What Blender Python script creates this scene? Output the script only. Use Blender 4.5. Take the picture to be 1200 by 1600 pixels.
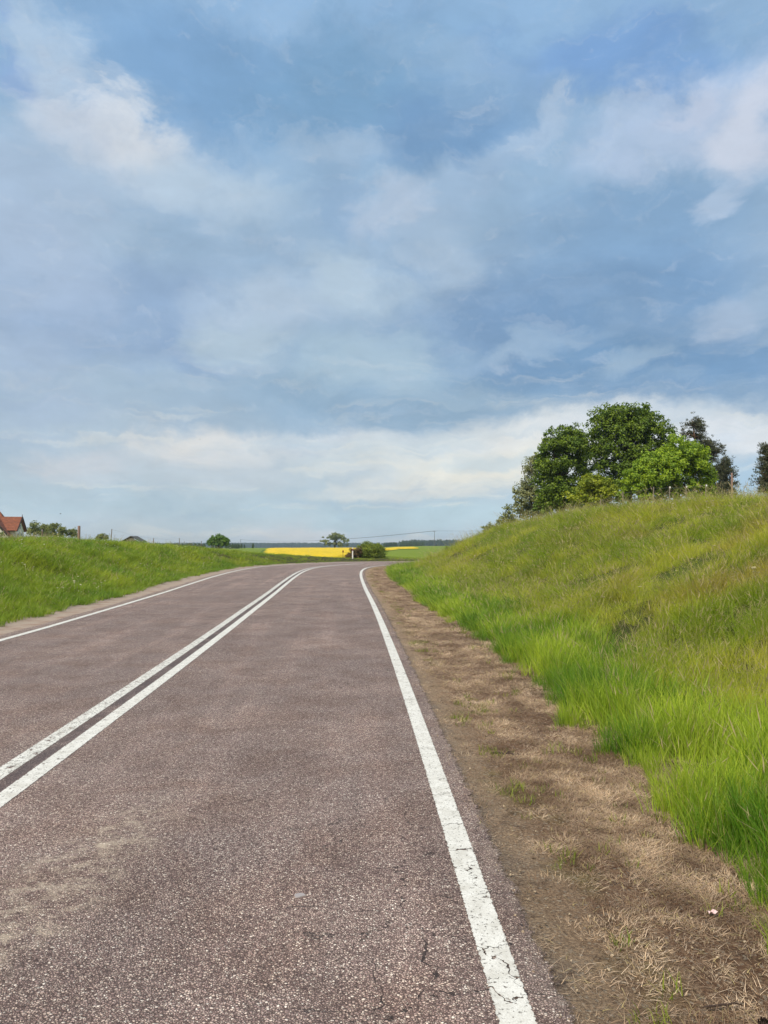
import bpy, bmesh, math, random
import numpy as np
from mathutils import Vector, Matrix, noise as mnoise
R = math.radians
rng = np.random.default_rng(7)
random.seed(7)
for o in list(bpy.data.objects): bpy.data.objects.remove(o)
SC = bpy.context.scene
C = SC.collection

def lin(c):
    r = []
    for v in c:
        v /= 255.0
        r.append(v/12.92 if v <= .04045 else ((v+.055)/1.055)**2.4)
    return (r[0], r[1], r[2], 1.0)

# ------------------------------------------------------------------ camera
F = 1202.0; EYE = 1.6; HOR = 849.0
PITCH = math.atan((HOR-800)/F)
cam = bpy.data.cameras.new('camera'); camo = bpy.data.objects.new('camera', cam); C.objects.link(camo)
cam.sensor_fit = 'VERTICAL'; cam.sensor_height = 36; cam.lens = 36*F/1600
cam.clip_start = .05; cam.clip_end = 12000
camo.location = (0, 0, EYE); camo.rotation_euler = (R(90)+PITCH, 0, 0)
SC.camera = camo
SC.view_settings.view_transform = 'Standard'; SC.view_settings.look = 'None'
SC.view_settings.exposure = 0.0; SC.view_settings.gamma = 1.0
SC.cycles.max_bounces = 6; SC.cycles.transparent_max_bounces = 12
SC.cycles.volume_bounces = 0; SC.cycles.transmission_bounces = 3; SC.cycles.diffuse_bounces = 3
SC.cycles.volume_step_rate = 5

# ------------------------------------------------------------------ sky and sun
SUN_EL, SUN_AZ = 50.0, 215.0        # azimuth clockwise from +Y
world = bpy.data.worlds.new('World'); SC.world = world; world.use_nodes = True
nt = world.node_tree; nt.nodes.clear(); N = nt.nodes; L = nt.links
def node(t, **k):
    n = N.new(t)
    for a, b in k.items(): setattr(n, a, b)
    return n
def mth(op, a, b=None, c=None, clamp=False):
    n = node('ShaderNodeMath', operation=op); n.use_clamp = clamp
    for i, v in enumerate((a, b, c)):
        if v is None: continue
        if hasattr(v, 'links'): L.new(v, n.inputs[i])
        else: n.inputs[i].default_value = v
    return n.outputs[0]
wout = node('ShaderNodeOutputWorld')
sky = node('ShaderNodeTexSky', sky_type='NISHITA'); sky.sun_disc = False
sky.sun_elevation = R(SUN_EL); sky.sun_rotation = R(SUN_AZ)
bg1 = node('ShaderNodeBackground'); bg1.inputs[1].default_value = .09; L.new(sky.outputs[0], bg1.inputs[0])
tc = node('ShaderNodeTexCoord')
sep = node('ShaderNodeSeparateXYZ'); L.new(tc.outputs['Generated'], sep.inputs[0])
az = mth('ARCTAN2', sep.outputs[0], sep.outputs[1])
el = mth('ARCSINE', sep.outputs[2])
# warp of the cloud coordinates
def wnoise(scale, detail, rough, zs=1.0, off=(0, 0, 0), dist=0.0):
    mp = node('ShaderNodeMapping'); L.new(tc.outputs['Generated'], mp.inputs[0])
    mp.inputs['Scale'].default_value = (1, 1, zs); mp.inputs['Location'].default_value = off
    n = node('ShaderNodeTexNoise'); L.new(mp.outputs[0], n.inputs[0])
    n.inputs['Scale'].default_value = scale; n.inputs['Detail'].default_value = detail
    n.inputs['Roughness'].default_value = rough; n.inputs['Distortion'].default_value = dist
    return n.outputs['Fac']
w1 = wnoise(8, 9, .62, 1.5, (3, 1, 2), .3); w2 = wnoise(8, 9, .62, 1.5, (9, 4, 7), .3)
uu = mth('ADD', az, mth('MULTIPLY', mth('SUBTRACT', w1, .5), .20))
vv = mth('ADD', el, mth('MULTIPLY', mth('SUBTRACT', w2, .5), mth('ADD', .05, mth('MULTIPLY', el, .22))))
comb = node('ShaderNodeCombineXYZ'); L.new(uu, comb.inputs[0]); L.new(vv, comb.inputs[1])
def px2ae(px, py):
    d = Vector((px-600, F, 800-py)); cp, sp = math.cos(PITCH), math.sin(PITCH)
    d = Vector((d.x, d.y*cp-d.z*sp, d.y*sp+d.z*cp)).normalized()
    return math.atan2(d.x, d.y), math.asin(d.z)
# base colour by elevation
ramp = node('ShaderNodeValToRGB'); L.new(mth('MULTIPLY', vv, 1/0.75, clamp=True), ramp.inputs[0])
stops = [(848, (208, 219, 226)), (800, (184, 206, 219)), (720, (186, 203, 216)), (640, (168, 190, 210)),
         (560, (158, 184, 208)), (430, (158, 184, 210)), (300, (156, 186, 214)), (170, (146, 180, 214)), (0, (150, 186, 222))]
cr = ramp.color_ramp
while len(cr.elements) > 1: cr.elements.remove(cr.elements[-1])
for i, (py, c) in enumerate(stops):
    p = max(0, px2ae(600, py)[1]/.75)
    e = cr.elements[0] if i == 0 else cr.elements.new(p)
    e.position = p; e.color = lin(c)
col = ramp.outputs[0]
# (x, y, rx, ry, tilt, colour, strength, power)
blobs = [
 (340, 110, 330, 140, 0, (128, 167, 207), .9), (560, 120, 300, 160, 10, (127, 167, 203), .9),
 (690, 215, 200, 120, 0, (120, 158, 198), .9), (960, 100, 280, 110, -10, (124, 164, 214), .85), (20, 100, 60, 60, 0, (136, 168, 216), .7),
 (1000, 350, 320, 130, 0, (134, 170, 206), .85), (960, 480, 420, 120, 5, (122, 158, 196), .95),
 (860, 565, 380, 95, 0, (119, 156, 193), .92), (1090, 575, 260, 90, 0, (118, 156, 195), .9), (750, 500, 200, 120, 0, (126, 158, 194), .8),
 (600, 630, 400, 75, 0, (144, 174, 200), .9), (230, 500, 260, 120, 0, (148, 174, 206), .85), (310, 545, 110, 60, 0, (140, 168, 204), .8),
 (530, 330, 60, 60, 0, (146, 176, 208), .6), (340, 235, 90, 50, 0, (150, 182, 214), .5),
 (75, 90, 70, 100, 15, (178, 202, 226), .85), (200, 235, 260, 110, -18, (196, 211, 227), .95), (100, 190, 130, 80, -10, (212, 220, 232), .9), (210, 205, 120, 60, -15, (220, 226, 233), .85), (60, 330, 240, 220, 0, (178, 200, 222), .75),
 (330, 290, 190, 90, -10, (184, 205, 224), .85), (520, 240, 110, 50, 0, (170, 194, 218), .6),
 (1070, 195, 260, 95, 8, (184, 203, 229), .9), (1160, 205, 100, 85, 0, (214, 221, 236), .85), (1060, 175, 60, 40, 20, (202, 212, 232), .6), (1120, 305, 60, 40, 30, (184, 204, 228), .8),
 (845, 212, 90, 50, 30, (184, 204, 227), .75), (730, 290, 230, 60, 24, (164, 190, 217), .8), (600, 330, 80, 50, 20, (184, 200, 220), .7),
 (690, 400, 110, 70, -30, (172, 194, 216), .8),
 (535, 445, 110, 75, 0, (188, 208, 224), .8), (400, 485, 150, 80, 10, (184, 203, 222), .85), (350, 545, 110, 50, 0, (184, 204, 218), .8),
 (580, 570, 220, 70, 0, (176, 200, 216), .7), (830, 540, 160, 26, 14, (160, 186, 212), .8), (1150, 505, 120, 55, 10, (172, 192, 216), .8), (990, 560, 80, 34, 10, (164, 190, 214), .7),
 (40, 470, 190, 330, 0, (174, 193, 219), .65),
 (300, 694, 150, 40, 0, (228, 228, 227), .95), (130, 722, 130, 40, 0, (208, 214, 222), .85), (480, 696, 280, 36, 2, (218, 224, 227), .85), (330, 740, 200, 40, 0, (202, 212, 220), .6),
 (680, 712, 380, 48, 4, (214, 223, 226), .85), (860, 690, 270, 62, 3, (232, 234, 232), .95), (720, 728, 200, 30, 5, (234, 234, 226), .75), (980, 668, 260, 46, 2, (226, 232, 236), .95), (1150, 680, 240, 60, -3, (228, 233, 238), .95), (900, 715, 160, 40, 0, (242, 240, 230), .8),
 (740, 752, 260, 30, 4, (240, 237, 225), .85), (590, 768, 150, 20, 3, (228, 230, 226), .8), (780, 722, 160, 16, 5, (196, 214, 224), .6),
 (660, 812, 260, 34, 0, (184, 209, 221), .8), (470, 838, 120, 18, 0, (222, 224, 228), .8), (1160, 750, 110, 50, 0, (164, 196, 222), .7), (1110, 690, 70, 26, 0, (214, 226, 238), .6),
]
for (x, y, rx, ry, tilt, c, s) in blobs:
    a, e = px2ae(x, y); a2, _ = px2ae(x+rx, y); _, e2 = px2ae(x, y-ry)
    mp = node('ShaderNodeMapping', vector_type='TEXTURE'); L.new(comb.outputs[0], mp.inputs[0])
    mp.inputs['Location'].default_value = (a, e, 0); mp.inputs['Rotation'].default_value = (0, 0, R(tilt))
    mp.inputs['Scale'].default_value = (max(abs(a2-a), .01), max(abs(e2-e), .01), 1)
    g = node('ShaderNodeTexGradient', gradient_type='SPHERICAL'); L.new(mp.outputs[0], g.inputs[0])
    sm = node('ShaderNodeMapRange', interpolation_type='SMOOTHSTEP'); L.new(g.outputs[1], sm.inputs[0])
    sm.inputs['From Max'].default_value = .75; sm.inputs['To Max'].default_value = s
    mx = node('ShaderNodeMix', data_type='RGBA'); L.new(sm.outputs[0], mx.inputs[0]); L.new(col, mx.inputs[6]); mx.inputs[7].default_value = lin(c)
    col = mx.outputs[2]
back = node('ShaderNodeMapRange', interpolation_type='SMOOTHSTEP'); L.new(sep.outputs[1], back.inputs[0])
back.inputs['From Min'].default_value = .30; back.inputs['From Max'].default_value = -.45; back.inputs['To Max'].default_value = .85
mx = node('ShaderNodeMix', data_type='RGBA'); L.new(back.outputs[0], mx.inputs[0]); L.new(col, mx.inputs[6]); mx.inputs[7].default_value = (.70, .66, .60, 1)  # bright cream added to the unseen sky behind, to neutralise the bluish light
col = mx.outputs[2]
def wisp(col, rot, sc, nscale, lo, hi, amt, c, off):
    mp = node('ShaderNodeMapping'); L.new(comb.outputs[0], mp.inputs[0]); mp.inputs['Rotation'].default_value = (0, 0, R(rot)); mp.inputs['Scale'].default_value = sc; mp.inputs['Location'].default_value = off
    n = node('ShaderNodeTexNoise'); L.new(mp.outputs[0], n.inputs[0]); n.inputs['Scale'].default_value = nscale; n.inputs['Detail'].default_value = 9; n.inputs['Roughness'].default_value = .6; n.inputs['Distortion'].default_value = .35
    g = node('ShaderNodeMapRange', interpolation_type='SMOOTHSTEP'); L.new(n.outputs['Fac'], g.inputs[0]); g.inputs['From Min'].default_value = lo; g.inputs['From Max'].default_value = hi; g.inputs['To Max'].default_value = amt
    m_ = node('ShaderNodeMix', data_type='RGBA'); L.new(g.outputs[0], m_.inputs[0]); L.new(col, m_.inputs[6]); m_.inputs[7].default_value = lin(c); return m_.outputs[2]
col = wisp(col, -25, (1, 2.2, 1), 5.5, .48, .72, .18, (190, 208, 226), (3, 7, 0))
col = wisp(col, 12, (1, 2.6, 1), 8, .50, .74, .24, (118, 155, 194), (11, 2, 0))
col = wisp(col, -8, (1, 3.0, 1), 17, .52, .74, .22, (208, 218, 230), (5, 13, 0))
low = node('ShaderNodeMapRange', interpolation_type='SMOOTHSTEP'); L.new(el, low.inputs[0]); low.inputs['From Min'].default_value = .30; low.inputs['From Max'].default_value = .10
pre = col; st_ = wisp(wisp(col, 5, (1, 7, 1), 4.5, .46, .68, .45, (184, 204, 218), (2, 9, 0)), 3, (1, 8, 1), 6.5, .50, .74, .45, (236, 235, 227), (8, 4, 0))
mx = node('ShaderNodeMix', data_type='RGBA'); L.new(low.outputs[0], mx.inputs[0]); L.new(pre, mx.inputs[6]); L.new(st_, mx.inputs[7]); col = mx.outputs[2]
# fine billows: light and dark wisps
f1 = wnoise(5.0, 9, .58, 2.2, (1, 5, 3), .6); f2 = wnoise(18, 8, .6, 2.0, (4, 2, 8), .5)
fm = mth('ADD', mth('MULTIPLY', f1, .65), mth('MULTIPLY', f2, .35))
gain = mth('ADD', 1.01, mth('MULTIPLY', mth('SUBTRACT', fm, .5), .62))
vm = node('ShaderNodeVectorMath', operation='SCALE'); L.new(col, vm.inputs[0]); L.new(gain, vm.inputs['Scale'])
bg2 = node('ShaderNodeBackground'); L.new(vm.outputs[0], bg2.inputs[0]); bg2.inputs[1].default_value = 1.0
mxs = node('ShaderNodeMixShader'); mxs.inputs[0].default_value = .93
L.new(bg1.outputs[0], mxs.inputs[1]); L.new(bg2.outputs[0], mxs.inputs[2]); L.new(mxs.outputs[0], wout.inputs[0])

sl = bpy.data.lights.new('sun', 'SUN'); sl.energy = 4.0; sl.angle = R(7); sl.color = (1.0, .915, .77)
so = bpy.data.objects.new('sun', sl); C.objects.link(so)
sd = Vector((math.sin(R(SUN_AZ))*math.cos(R(SUN_EL)), math.cos(R(SUN_AZ))*math.cos(R(SUN_EL)), math.sin(R(SUN_EL))))
so.rotation_euler = sd.to_track_quat('Z', 'Y').to_euler(); so.location = (0, -5, 30)

# ------------------------------------------------------------------ helpers
def tag(o, label=None, cat=None, group=None, kind=None):
    if label: o['label'] = label
    if cat: o['category'] = cat
    if group: o['group'] = group
    if kind: o['kind'] = kind
    return o
def empty(name, loc, rz=0, label=None, cat=None, group=None):
    o = bpy.data.objects.new(name, None); C.objects.link(o); o.location = loc; o.rotation_euler = (0, 0, rz)
    o.empty_display_size = .3
    return tag(o, label, cat, group)
def npmesh(name, verts, faces_flat, nper, mat=None, parent=None, smooth=False, link=True):
    """faces_flat int array; nper = vertices per face (3 or 4)"""
    verts = np.asarray(verts, np.float32).reshape(-1, 3); fl = np.asarray(faces_flat, np.int32).ravel()
    me = bpy.data.meshes.new(name); nf = len(fl)//nper
    me.vertices.add(len(verts)); me.vertices.foreach_set('co', verts.ravel())
    if nf:
        me.loops.add(len(fl)); me.loops.foreach_set('vertex_index', fl)
        me.polygons.add(nf); me.polygons.foreach_set('loop_start', np.arange(nf, dtype=np.int32)*nper)
        me.polygons.foreach_set('loop_total', np.full(nf, nper, np.int32))
        me.polygons.foreach_set('use_smooth', np.full(nf, smooth, bool))
    me.update(calc_edges=True); me.validate()
    if mat: me.materials.append(mat)
    o = bpy.data.objects.new(name, me)
    if link: C.objects.link(o)
    if parent: o.parent = parent
    return o
def attr(o, name, data, typ='FLOAT'):
    a = o.data.attributes.new(name, typ, 'POINT'); data = np.asarray(data, np.float32)
    if typ == 'FLOAT': a.data.foreach_set('value', data)
    elif typ == 'FLOAT_COLOR':
        if data.shape[1] == 3: data = np.hstack([data, np.ones((len(data), 1), np.float32)])
        a.data.foreach_set('color', data.ravel())
    elif typ == 'FLOAT_VECTOR': a.data.foreach_set('vector', data.ravel())
    elif typ == 'INT': a.data.foreach_set('value', data.astype(np.int32))
class MB:
    def __init__(s): s.v = []; s.f = []
    def box(s, c, d, rz=0, M=None):
        hx, hy, hz = d[0]/2, d[1]/2, d[2]/2; b = len(s.v); cs, sn = math.cos(rz), math.sin(rz)
        for z in (-hz, hz):
            for x, y in ((-hx, -hy), (hx, -hy), (hx, hy), (-hx, hy)):
                s.v.append((c[0]+x*cs-y*sn, c[1]+x*sn+y*cs, c[2]+z))
        s.f += [(b, b+3, b+2, b+1), (b+4, b+5, b+6, b+7), (b, b+1, b+5, b+4), (b+1, b+2, b+6, b+5), (b+2, b+3, b+7, b+6), (b+3, b, b+4, b+7)]
    def tube(s, pts, rads, n=8, cap=True):
        pts = [Vector(p) for p in pts]; b = len(s.v)
        for i, p in enumerate(pts):
            t = (pts[min(i+1, len(pts)-1)]-pts[max(i-1, 0)]).normalized()
            a = t.orthogonal().normalized() if abs(t.z) < .95 else Vector((1, 0, 0)).cross(t).normalized()
            if abs(t.z) < .95: a = Vector((0, 0, 1)).cross(t).normalized()
            c = t.cross(a)
            for k in range(n):
                q = 2*math.pi*k/n; s.v.append(tuple(p+(a*math.cos(q)+c*math.sin(q))*rads[i]))
        for i in range(len(pts)-1):
            for k in range(n):
                s.f.append((b+i*n+k, b+i*n+(k+1) % n, b+(i+1)*n+(k+1) % n, b+(i+1)*n+k))
        if cap:
            s.f.append(tuple(b+k for k in range(n))[::-1]); s.f.append(tuple(b+(len(pts)-1)*n+k for k in range(n)))
    def poly(s, pts):
        b = len(s.v); s.v += [tuple(p) for p in pts]; s.f.append(tuple(range(b, b+len(pts))))
    def slab(s, pts, th):
        """planar polygon given thickness along its normal"""
        P = [Vector(p) for p in pts]; n = (P[1]-P[0]).cross(P[2]-P[0]).normalized()*th; b = len(s.v); k = len(P)
        s.v += [tuple(p) for p in P]+[tuple(p-n) for p in P]
        s.f.append(tuple(range(b, b+k))); s.f.append(tuple(range(b+2*k-1, b+k-1, -1)))
        for i in range(k): s.f.append((b+i, b+k+i, b+k+(i+1) % k, b+(i+1) % k))
    def build(s, name, mat, parent=None, smooth=False, link=True):
        me = bpy.data.meshes.new(name); me.from_pydata(s.v, [], s.f); me.update()
        if smooth: me.polygons.foreach_set('use_smooth', [True]*len(me.polygons))
        me.materials.append(mat); o = bpy.data.objects.new(name, me)
        if link: C.objects.link(o)
        if parent: o.parent = parent
        return o

# value noise in numpy
_perm = np.random.default_rng(3).random((256, 256)).astype(np.float64)
def vnoise(x, y):
    xi = np.floor(x).astype(int); yi = np.floor(y).astype(int); fx = x-xi; fy = y-yi
    fx = fx*fx*(3-2*fx); fy = fy*fy*(3-2*fy)
    g = lambda a, b: _perm[a & 255, b & 255]
    return (g(xi, yi)*(1-fx)+g(xi+1, yi)*fx)*(1-fy)+(g(xi, yi+1)*(1-fx)+g(xi+1, yi+1)*fx)*fy
def fbm(x, y, o=4):
    r = 0; a = .5; t = 0
    for i in range(o):
        r = r+a*vnoise(x*2**i+17.3*i, y*2**i+5.1*i); t += a; a *= .5
    return r/t
def sstep(x, a, b):
    t = np.clip((x-a)/(b-a), 0, 1); return t*t*(3-2*t)

# ------------------------------------------------------------------ road geometry (reference = right edge line)
hs = [-40, 0, 10, 25, 34, 40, 43, 46, 49, 52, 55, 58, 61, 64, 67, 75, 400]
ha = [-1.5, -1.5, -2.3, -3.2, -2.6, -1.2, 1, 5, 12, 22, 36, 52, 68, 81, 88, 91, 91]
DS = .25
S = np.arange(-40, 330, DS)
TH = np.radians(np.interp(S, hs, ha))
k = np.ones(9)/9; TH = np.convolve(np.pad(TH, 4, mode='edge'), k, 'valid')
X = np.cumsum(np.sin(TH))*DS; Y = np.cumsum(np.cos(TH))*DS
i0 = np.argmin(np.abs(S)); X = X-X[i0]+.52; Y = Y-Y[i0]
TX, TY = np.sin(TH), np.cos(TH)
def at(s, lat):
    """s, lateral (right positive) -> x, y"""
    x = np.interp(s, S, X); y = np.interp(s, S, Y); tx = np.interp(s, S, TX); ty = np.interp(s, S, TY)
    return x+ty*lat, y-tx*lat
def nearest(x, y):
    x = np.asarray(x, float).ravel(); y = np.asarray(y, float).ravel(); bi = np.zeros(len(x), int)
    for a in range(0, len(x), 20000):
        d = (x[a:a+20000, None]-X[None])**2+(y[a:a+20000, None]-Y[None])**2; bi[a:a+20000] = d.argmin(1)
    dx = x-X[bi]; dy = y-Y[bi]; lat = dx*TY[bi]-dy*TX[bi]; d = np.hypot(dx, dy)
    return S[bi], np.where(lat >= 0, 1, -1)*d
W = lambda s: np.interp(s, [0, 15, 35], [6.35, 6.4, 6.8])          # left edge line
CL = lambda s: np.interp(s, [0, 5, 19, 45], [2.86, 2.89, 3.06, 3.2])   # middle of the double line
ELV = lambda s: np.interp(s, [-40, 26, 34, 40, 46, 56, 62, 70, 100, 330], [0, 0, .05, .10, .14, .14, .09, 0, -.5, -1.5])
PR = lambda d: np.interp(d, [0, .3, .9, 1.5, 2.4, 3.2, 4, 6, 7.5, 9, 10.5, 14, 40], [0, -.012, -.05, -.03, .02, .2, .6, 1.72, 2.4, 2.85, 3.0, 3.1, 3.1])
MR = lambda s: np.interp(s, [0, 14, 22, 32, 42, 50], [.8, .84, .9, .93, .89, .85])
PL = lambda e: np.interp(e, [0, .35, .8, 1.2, 2, 3, 4.2, 5.4, 6.6, 9], [0, -.012, -.03, 0, .16, .5, .98, 1.38, 1.55, 1.6])
ML = lambda s: np.interp(s, [0, 30, 40, 46, 50, 54, 58, 64], [1, 1, .98, .88, .74, .50, .20, .03])
def G(x, y):
    g = -.7+.65*sstep(x, -2, 5)+.4*sstep(x, 6, 24)*sstep(y, 90, 240)
    g = g-7.2*sstep(y, 330, 1300)-.3*sstep(np.abs(x), 150, 900)
    return g+.25*(fbm(x/60+9, y/60)-.5)
def height(s, lat, x, y):
    e = -lat-W(s); d = lat
    n = (fbm(x/1.9, y/1.9)-.5)*.5+(fbm(x/.45+40, y/.45)-.5)*.07
    nb = (fbm(x/9, y/9+30)-.5)*.5
    right = ELV(s)+PR(d)*MR(s)+(fbm(x/.07, y/.07+3, 3)-.5)*.022*sstep(d, .2, .4)+n*sstep(d, 1.6, 4.5)+nb*sstep(d, 4, 9)+(fbm(x/.3, y/.3)-.5)*.03*sstep(d, .3, .6)
    left = PL(e)*ML(s)+ELV(s)*(1-sstep(e, 3, 9))+n*sstep(e, 1.3, 4.0)*(1-.75*sstep(s, 48, 58))+nb*.5*sstep(e, 4, 9)*(1-.75*sstep(s, 46, 56))
    plat = 1-sstep(s, 46, 54)
    k = sstep(e, 7, 15)*(1-plat)
    left = left*(1-k)+G(x, y)*k+.30*np.exp(-((x+1)**2+(y-72)**2)/9.0)*sstep(e, .8, 3)
    z = np.where(d > 0, right, np.where(e > 0, left, ELV(s)))
    return z
def hxy(x, y):
    s, l = nearest(x, y); return height(s, l, np.ravel(x), np.ravel(y))
def h1(x, y): return float(hxy([x], [y])[0])

# ------------------------------------------------------------------ materials
class M:
    def __init__(s, name):
        s.m = bpy.data.materials.new(name); s.m.use_nodes = True; s.t = s.m.node_tree; s.t.nodes.clear()
        s.out = s.n('ShaderNodeOutputMaterial')
    def n(s, t, **k):
        q = s.t.nodes.new(t)
        for a, b in k.items(): setattr(q, a, b)
        return q
    def l(s, a, b): s.t.links.new(a, b)
    def set(s, inp, v):
        if hasattr(v, 'links'): s.l(v, inp)
        else: inp.default_value = v
    def coord(s, which='Object', scale=(1, 1, 1)):
        c = s.n('ShaderNodeTexCoord'); 
        if scale == (1, 1, 1): return c.outputs[which]
        m = s.n('ShaderNodeMapping'); s.l(c.outputs[which], m.inputs[0]); m.inputs['Scale'].default_value = scale; return m.outputs[0]
    def noise(s, scale, detail=4, rough=.55, vec=None, dist=0, out='Fac'):
        q = s.n('ShaderNodeTexNoise'); q.inputs['Scale'].default_value = scale; q.inputs['Detail'].default_value = detail
        q.inputs['Roughness'].default_value = rough; q.inputs['Distortion'].default_value = dist
        s.l(vec if vec is not None else s.coord(), q.inputs[0]); return q.outputs[out]
    def vor(s, scale, feat='F1', vec=None, out='Color'):
        q = s.n('ShaderNodeTexVoronoi', feature=feat); q.inputs['Scale'].default_value = scale
        s.l(vec if vec is not None else s.coord(), q.inputs[0]); return q.outputs[out]
    def math(s, op, a, b=None, c=None, clamp=False):
        q = s.n('ShaderNodeMath', operation=op); q.use_clamp = clamp
        for i, v in enumerate((a, b, c)):
            if v is not None: s.set(q.inputs[i], v)
        return q.outputs[0]
    def rng(s, v, a, b, c=0, d=1, smooth=True):
        q = s.n('ShaderNodeMapRange'); q.interpolation_type = 'SMOOTHSTEP' if smooth else 'LINEAR'
        s.l(v, q.inputs[0])
        for i, w in zip((1, 2, 3, 4), (a, b, c, d)): q.inputs[i].default_value = w
        return q.outputs[0]
    def ramp(s, v, stops, interp='LINEAR'):
        q = s.n('ShaderNodeValToRGB'); s.l(v, q.inputs[0]); cr = q.color_ramp; cr.interpolation = interp
        while len(cr.elements) > 1: cr.elements.remove(cr.elements[-1])
        for i, (p, c) in enumerate(stops):
            e = cr.elements[0] if i == 0 else cr.elements.new(p)
            e.position = p; e.color = (c[0], c[1], c[2], 1)
        return q.outputs[0]
    def mix(s, f, a, b, mode='MIX'):
        q = s.n('ShaderNodeMix', data_type='RGBA', blend_type=mode)
        s.set(q.inputs[0], f)
        for i, v in ((6, a), (7, b)):
            if hasattr(v, 'links'): s.l(v, q.inputs[i])
            else: q.inputs[i].default_value = (v[0], v[1], v[2], 1)
        return q.outputs[2]
    def attr(s, name, typ='GEOMETRY', out='Color'):
        q = s.n('ShaderNodeAttribute'); q.attribute_name = name; q.attribute_type = typ; return q.outputs[out]
    def pbr(s, col, rough=.8, bump=None, bs=.3, bd=.01, spec=.3, trans=0, tcol=None, metal=0):
        p = s.n('ShaderNodeBsdfPrincipled')
        if hasattr(col, 'links'): s.l(col, p.inputs['Base Color'])
        else: p.inputs['Base Color'].default_value = (col[0], col[1], col[2], 1)
        s.set(p.inputs['Roughness'], rough); p.inputs['Specular IOR Level'].default_value = spec; p.inputs['Metallic'].default_value = metal
        if bump is not None:
            b = s.n('ShaderNodeBump'); b.inputs['Strength'].default_value = bs; b.inputs['Distance'].default_value = bd
            s.l(bump, b.inputs['Height']); s.l(b.outputs[0], p.inputs['Normal'])
        sh = p.outputs[0]
        if trans:
            t = s.n('ShaderNodeBsdfTranslucent'); 
            if hasattr(tcol if tcol is not None else col, 'links'): s.l(tcol if tcol is not None else col, t.inputs[0])
            else: t.inputs[0].default_value = (*(tcol or col)[:3], 1)
            m = s.n('ShaderNodeMixShader'); m.inputs[0].default_value = trans; s.l(sh, m.inputs[1]); s.l(t.outputs[0], m.inputs[2]); sh = m.outputs[0]
        s.l(sh, s.out.inputs[0]); return p
def simple(name, col, rough=.7, var=.25, scale=8, metal=0):
    m = M(name); n = m.noise(scale, 5)
    c = m.mix(n, [v*(1-var) for v in col[:3]], [v*(1+var) for v in col[:3]]); m.pbr(c, rough, n, .2, .01, metal=metal); return m.m

def crack_mask(m):
    co = m.coord()
    wv = m.noise(3.0, 4, .6, co, out='Color')
    wp = m.n('ShaderNodeVectorMath', operation='MULTIPLY_ADD'); m.l(wv, wp.inputs[0]); wp.inputs[1].default_value = (.45, .45, 0); m.l(co, wp.inputs[2])
    wv2 = m.noise(25, 3, .6, co, out='Color')
    wp2 = m.n('ShaderNodeVectorMath', operation='MULTIPLY_ADD'); m.l(wv2, wp2.inputs[0]); wp2.inputs[1].default_value = (.035, .035, 0); m.l(wp.outputs[0], wp2.inputs[2])
    d = m.vor(2.3, 'DISTANCE_TO_EDGE', wp2.outputs[0], 'Distance')
    thick = m.rng(m.noise(9, 3, .6, co), .38, .72, .0, .017)
    line = m.math('SUBTRACT', 1, m.rng(m.math('DIVIDE', d, m.math('ADD', thick, .0015)), .5, 1.0))
    lat = m.attr('lat', out='Fac')
    near = m.math('MULTIPLY', m.rng(lat, -1.5, -.2, .0, 1), m.math('SUBTRACT', 1, m.rng(lat, .1, .3)))
    patch = m.math('MAXIMUM', m.rng(m.noise(.8, 2, .5, co), .5, .62), m.math('SUBTRACT', 1, m.rng(m.attr('run', out='Fac'), 4.2, 5.5)))
    return m.math('MULTIPLY', line, m.math('MULTIPLY', near, patch))

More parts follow.
